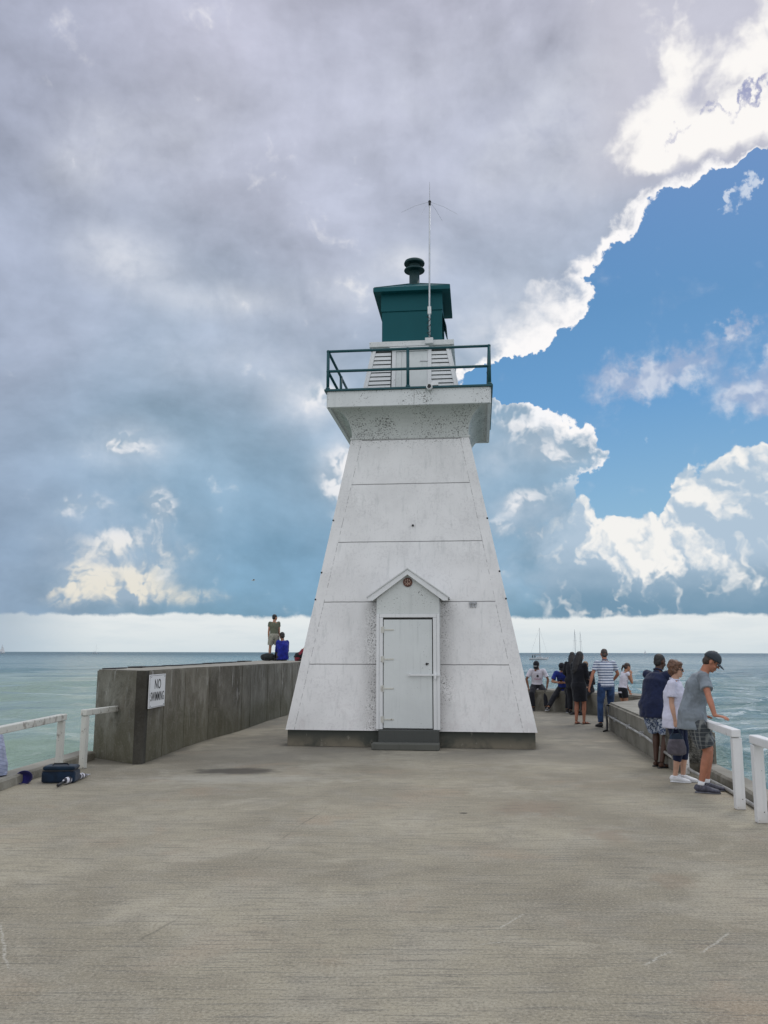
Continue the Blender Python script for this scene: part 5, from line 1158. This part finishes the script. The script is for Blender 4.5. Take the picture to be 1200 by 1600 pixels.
# ------------------------------------------------------------------ boats
HULL = plain('hull_white', (.62, .64, .66), .3, 0, .06, 1); HULLB = plain('hull_bottom', (.04, .05, .07), .5); SPAR = plain('spar', (.30, .31, .33), .35, .5, .1); SAIL = plain('sail_white', (.75, .76, .78), .8, 0, .05)
def boat(label, loc, rot, L_=7.5, mast=13.0, sail=False, crew=2, mizzen=0, dinghy=False, gear=False, name='sailboat'):
    k = L_ / 7.5; b = thing(name, label, 'sailboat', loc, rot, 'sailboats on the lake')
    def hull_ring(x, w, zk, zd): return [(x, -w, zd), (x, -w * .9, zd * .35), (x, -w * .4, zk), (x, 0, zk - .05), (x, w * .4, zk), (x, w * .9, zd * .35), (x, w, zd)]
    secs = [(-3.6, .75, .05, .75), (-2.0, 1.15, -.2, .72), (0, 1.3, -.3, .75), (1.8, 1.0, -.2, .85), (3.2, .35, .05, .98), (3.9, .04, .6, 1.05)]
    bm = BM(); rg = [[bm.verts.new(Vector(p) * k) for p in hull_ring(*q)] for q in secs]
    for i in range(len(rg) - 1):
        for j in range(6): bm.faces.new((rg[i][j], rg[i][j + 1], rg[i + 1][j + 1], rg[i + 1][j]))
        bm.faces.new((rg[i][0], rg[i + 1][0], rg[i + 1][6], rg[i][6]))
    bm.faces.new(rg[0][::-1]); bm.faces.new(rg[-1]); link('hull', bm, HULL, b)
    bm = BM(); box(bm, -.9 * k, 1.5 * k, -.62 * k, .62 * k, .80 * k, 1.18 * k, .08 * k); cb = link('cabin', bm, HULL, b)
    bm = BM(); 
    for x in (-.5, .1, .7): box(bm, (x - .18) * k, (x + .18) * k, -.635 * k, -.625 * k, .95 * k, 1.06 * k); box(bm, (x - .18) * k, (x + .18) * k, .625 * k, .635 * k, .95 * k, 1.06 * k)
    link('porthole', bm, S_BK, cb)
    bm = BM(); loft(bm, [(.6 * k, 0, .8 * k), (.6 * k, 0, mast)], [.10, .055], seg=8); ms = link('mast', bm, SPAR, b)
    bm = BM(); loft(bm, [(.6 * k, -.9, mast * .62), (.6 * k, .9, mast * .62)], [.035, .035], seg=6); link('spreader', bm, SPAR, ms)
    bm = BM(); loft(bm, [(.5 * k, 0, 1.9 * k), (-2.7 * k, 0, 1.9 * k)], [.09, .08], seg=8)
    if not sail: loft(bm, [(.4 * k, 0, 2.05 * k), (-2.5 * k, 0, 2.02 * k)], [.15, .09], seg=8)
    link('boom', bm, SPAR if not sail else SPAR, b)
    for e in ((3.8 * k, 0, 1.0 * k), (-3.5 * k, 0, .9 * k), (.4 * k, -1.2 * k, .8 * k), (.4 * k, 1.2 * k, .8 * k)):
        bm = BM(); loft(bm, [(.6 * k, 0, mast * .98), e], [.02, .02], seg=5); link('stay', bm, SPAR, b)
    bm = BM()
    for x in (-3.4, -2.6, 2.6, 3.4):
        for s_ in (-1, 1): w = np.interp(x, [-3.6, -2, 2, 3.6], [.7, 1.1, .9, .25]); loft(bm, [(x * k, s_ * w * k, .75 * k), (x * k, s_ * w * k, 1.35 * k)], [.025, .025], seg=5)
    link('stanchion', bm, SPAR, b)
    if mizzen:
        bm = BM(); loft(bm, [(-2.4 * k, 0, .8 * k), (-2.4 * k, 0, mizzen)], [.08, .05], seg=8); link('mast', bm, SPAR, b)
    if gear:
        bm = BM(); box(bm, -2.4 * k, -1.0 * k, -.8 * k, .8 * k, 2.3 * k, 2.42 * k); 
        for x in (-2.3, -1.1):
            for s_ in (-.7, .7): loft(bm, [(x * k, s_ * k, .8 * k), (x * k, s_ * k, 2.3 * k)], [.04, .04], seg=6)
        link('canopy', bm, S_BK, b)
    if sail:
        bm = BM(); extrude_poly(bm, [(.5 * k, .02, 2.0 * k), (.5 * k, .02, mast * .96), (-.6 * k, .12, mast * .5), (-2.6 * k, .2, 2.0 * k)], (0, .02, 0)); link('mainsail', bm, SAIL, b)
        bm = BM(); extrude_poly(bm, [(3.7 * k, 0, 1.1 * k), (.75 * k, .0, mast * .9), (.8 * k, .25, 1.4 * k)], (0, .02, 0)); link('jib', bm, SAIL, b)
    if dinghy:
        bm = BM(); ball(bm, (-5.3, 0, .25), (1.1, .6, .35)); link('fender', bm, HULLB, b)
    for i in range(crew):
        x = (-1.4 - .9 * i) * k; bm = BM(); loft(bm, [(x, .3 * (-1) ** i, .8 * k), (x, .3 * (-1) ** i, 1.25 * k), (x, .3 * (-1) ** i, 1.55 * k), (x, .3 * (-1) ** i, 1.62 * k)], [.2, .24, .2, .09]); ball(bm, (x + .02, .3 * (-1) ** i, 1.78 * k), .13)
        cw = link('person', bm, BLK, None); cw.parent = None; cw.location = b.location; cw.rotation_euler = b.rotation_euler
        soft(cw, .04, 1); tag(cw, 'tiny crew figure %s on the white sailboat with one bare mast' % ('nearer the mast' if i == 0 else 'nearer the stern'), 'person')
    return b
boat('white sailboat with one bare mast and people aboard, just right of lighthouse', (64.5, 357, -1.32), R(-8), 8.0, 13.3, crew=2, gear=False)
boat('sailboat with tall bare mast rising directly behind the woman in black', (84.5, 378, -1.32), R(70), 8.2, 13.2, crew=0)
boat('sailboat with shorter thin mast just right of the tallest mast', (104.5, 455, -1.32), R(60), 8.5, 14.2, crew=0, gear=True)
boat('tiny distant sailboat with bare mast on the horizon, left of the tall wall', (-488, 1450, -1.32), R(30), 11, 15.0, crew=0)
boat('tiny distant sailboat under white sail at the left edge of the horizon', (-625, 1400, -1.32), R(20), 11, 15.0, sail=True, crew=0)
boat('faintest speck of a sailboat on the horizon above the man in navy', (915, 3000, -1.32), R(10), 9, 13.0, sail=True, crew=0)

def split(o):
    # every loose piece of these meshes becomes a part of its own
    me = o.data; n = len(me.vertices); par = list(range(n))
    def f(a):
        while par[a] != a: par[a] = par[par[a]]; a = par[a]
        return a
    for e in me.edges:
        a, b = f(e.vertices[0]), f(e.vertices[1])
        if a != b: par[a] = b
    roots = sorted({f(i) for i in range(n)})
    if len(roots) < 2: return
    base_name = o.name.split('.')[0]; parent = o.parent; mats = [m_ for m_ in me.materials]; loc, rot = o.location.copy(), o.rotation_euler.copy()
    groups = {r_: [] for r_ in roots}
    for p in me.polygons: groups[f(p.vertices[0])].append(p)
    first = True
    for r_ in roots:
        fs = groups[r_]; ids = sorted({v for p in fs for v in p.vertices}); mp = {v: i for i, v in enumerate(ids)}
        m2 = bpy.data.meshes.new(base_name); m2.from_pydata([me.vertices[v].co[:] for v in ids], [], [[mp[v] for v in p.vertices] for p in fs])
        for m_ in mats: m2.materials.append(m_)
        for p2, p in zip(m2.polygons, fs): p2.use_smooth = p.use_smooth
        if first: o.data = m2; first = False
        else:
            c = bpy.data.objects.new(base_name, m2); COL.objects.link(c); c.parent = parent; c.location = loc; c.rotation_euler = rot
split(bpy.data.objects[[q.name for q in hd.children if q.name.startswith('hinge')][0]])
for o in list(bpy.data.objects):
    if o.type == 'MESH' and o.name.split('.')[0] in ('clip', 'corner_board', 'bolt', 'stanchion', 'porthole', 'bargeboard', 'side_wall', 'screw', 'front_panel'): split(o)
# ------------------------------------------------------------------ gull in flight
gl = thing('gull', 'small pale gull gliding in front of the grey cloud left of lighthouse', 'bird', (-15.4, 99.5, 9.95), R(-75))
GW = plain('gull_white', (.55, .56, .58), .8); GG = plain('gull_grey', (.16, .17, .19), .8)
bm = BM(); loft(bm, [(0, -.24, 0), (0, -.12, .01), (0, .05, 0), (0, .16, .02), (0, .22, .035), (0, .27, .02)], [(.05, .01), (.05, .04), (.07, .065), (.045, .045), (.035, .035), (.008, .008)], seg=12); link('body', bm, GW, gl, smooth=True)
for s_ in (-1, 1):
    bm = BM(); loft(bm, [(0, .04, .02), (s_ * .2, .08, .12), (s_ * .42, .0, .10), (s_ * .58, -.10, .04)], [(.08, .018), (.075, .012), (.05, .008), (.01, .004)], side=(0, 1, 0), seg=10); link('wing', bm, GG, gl, smooth=True)
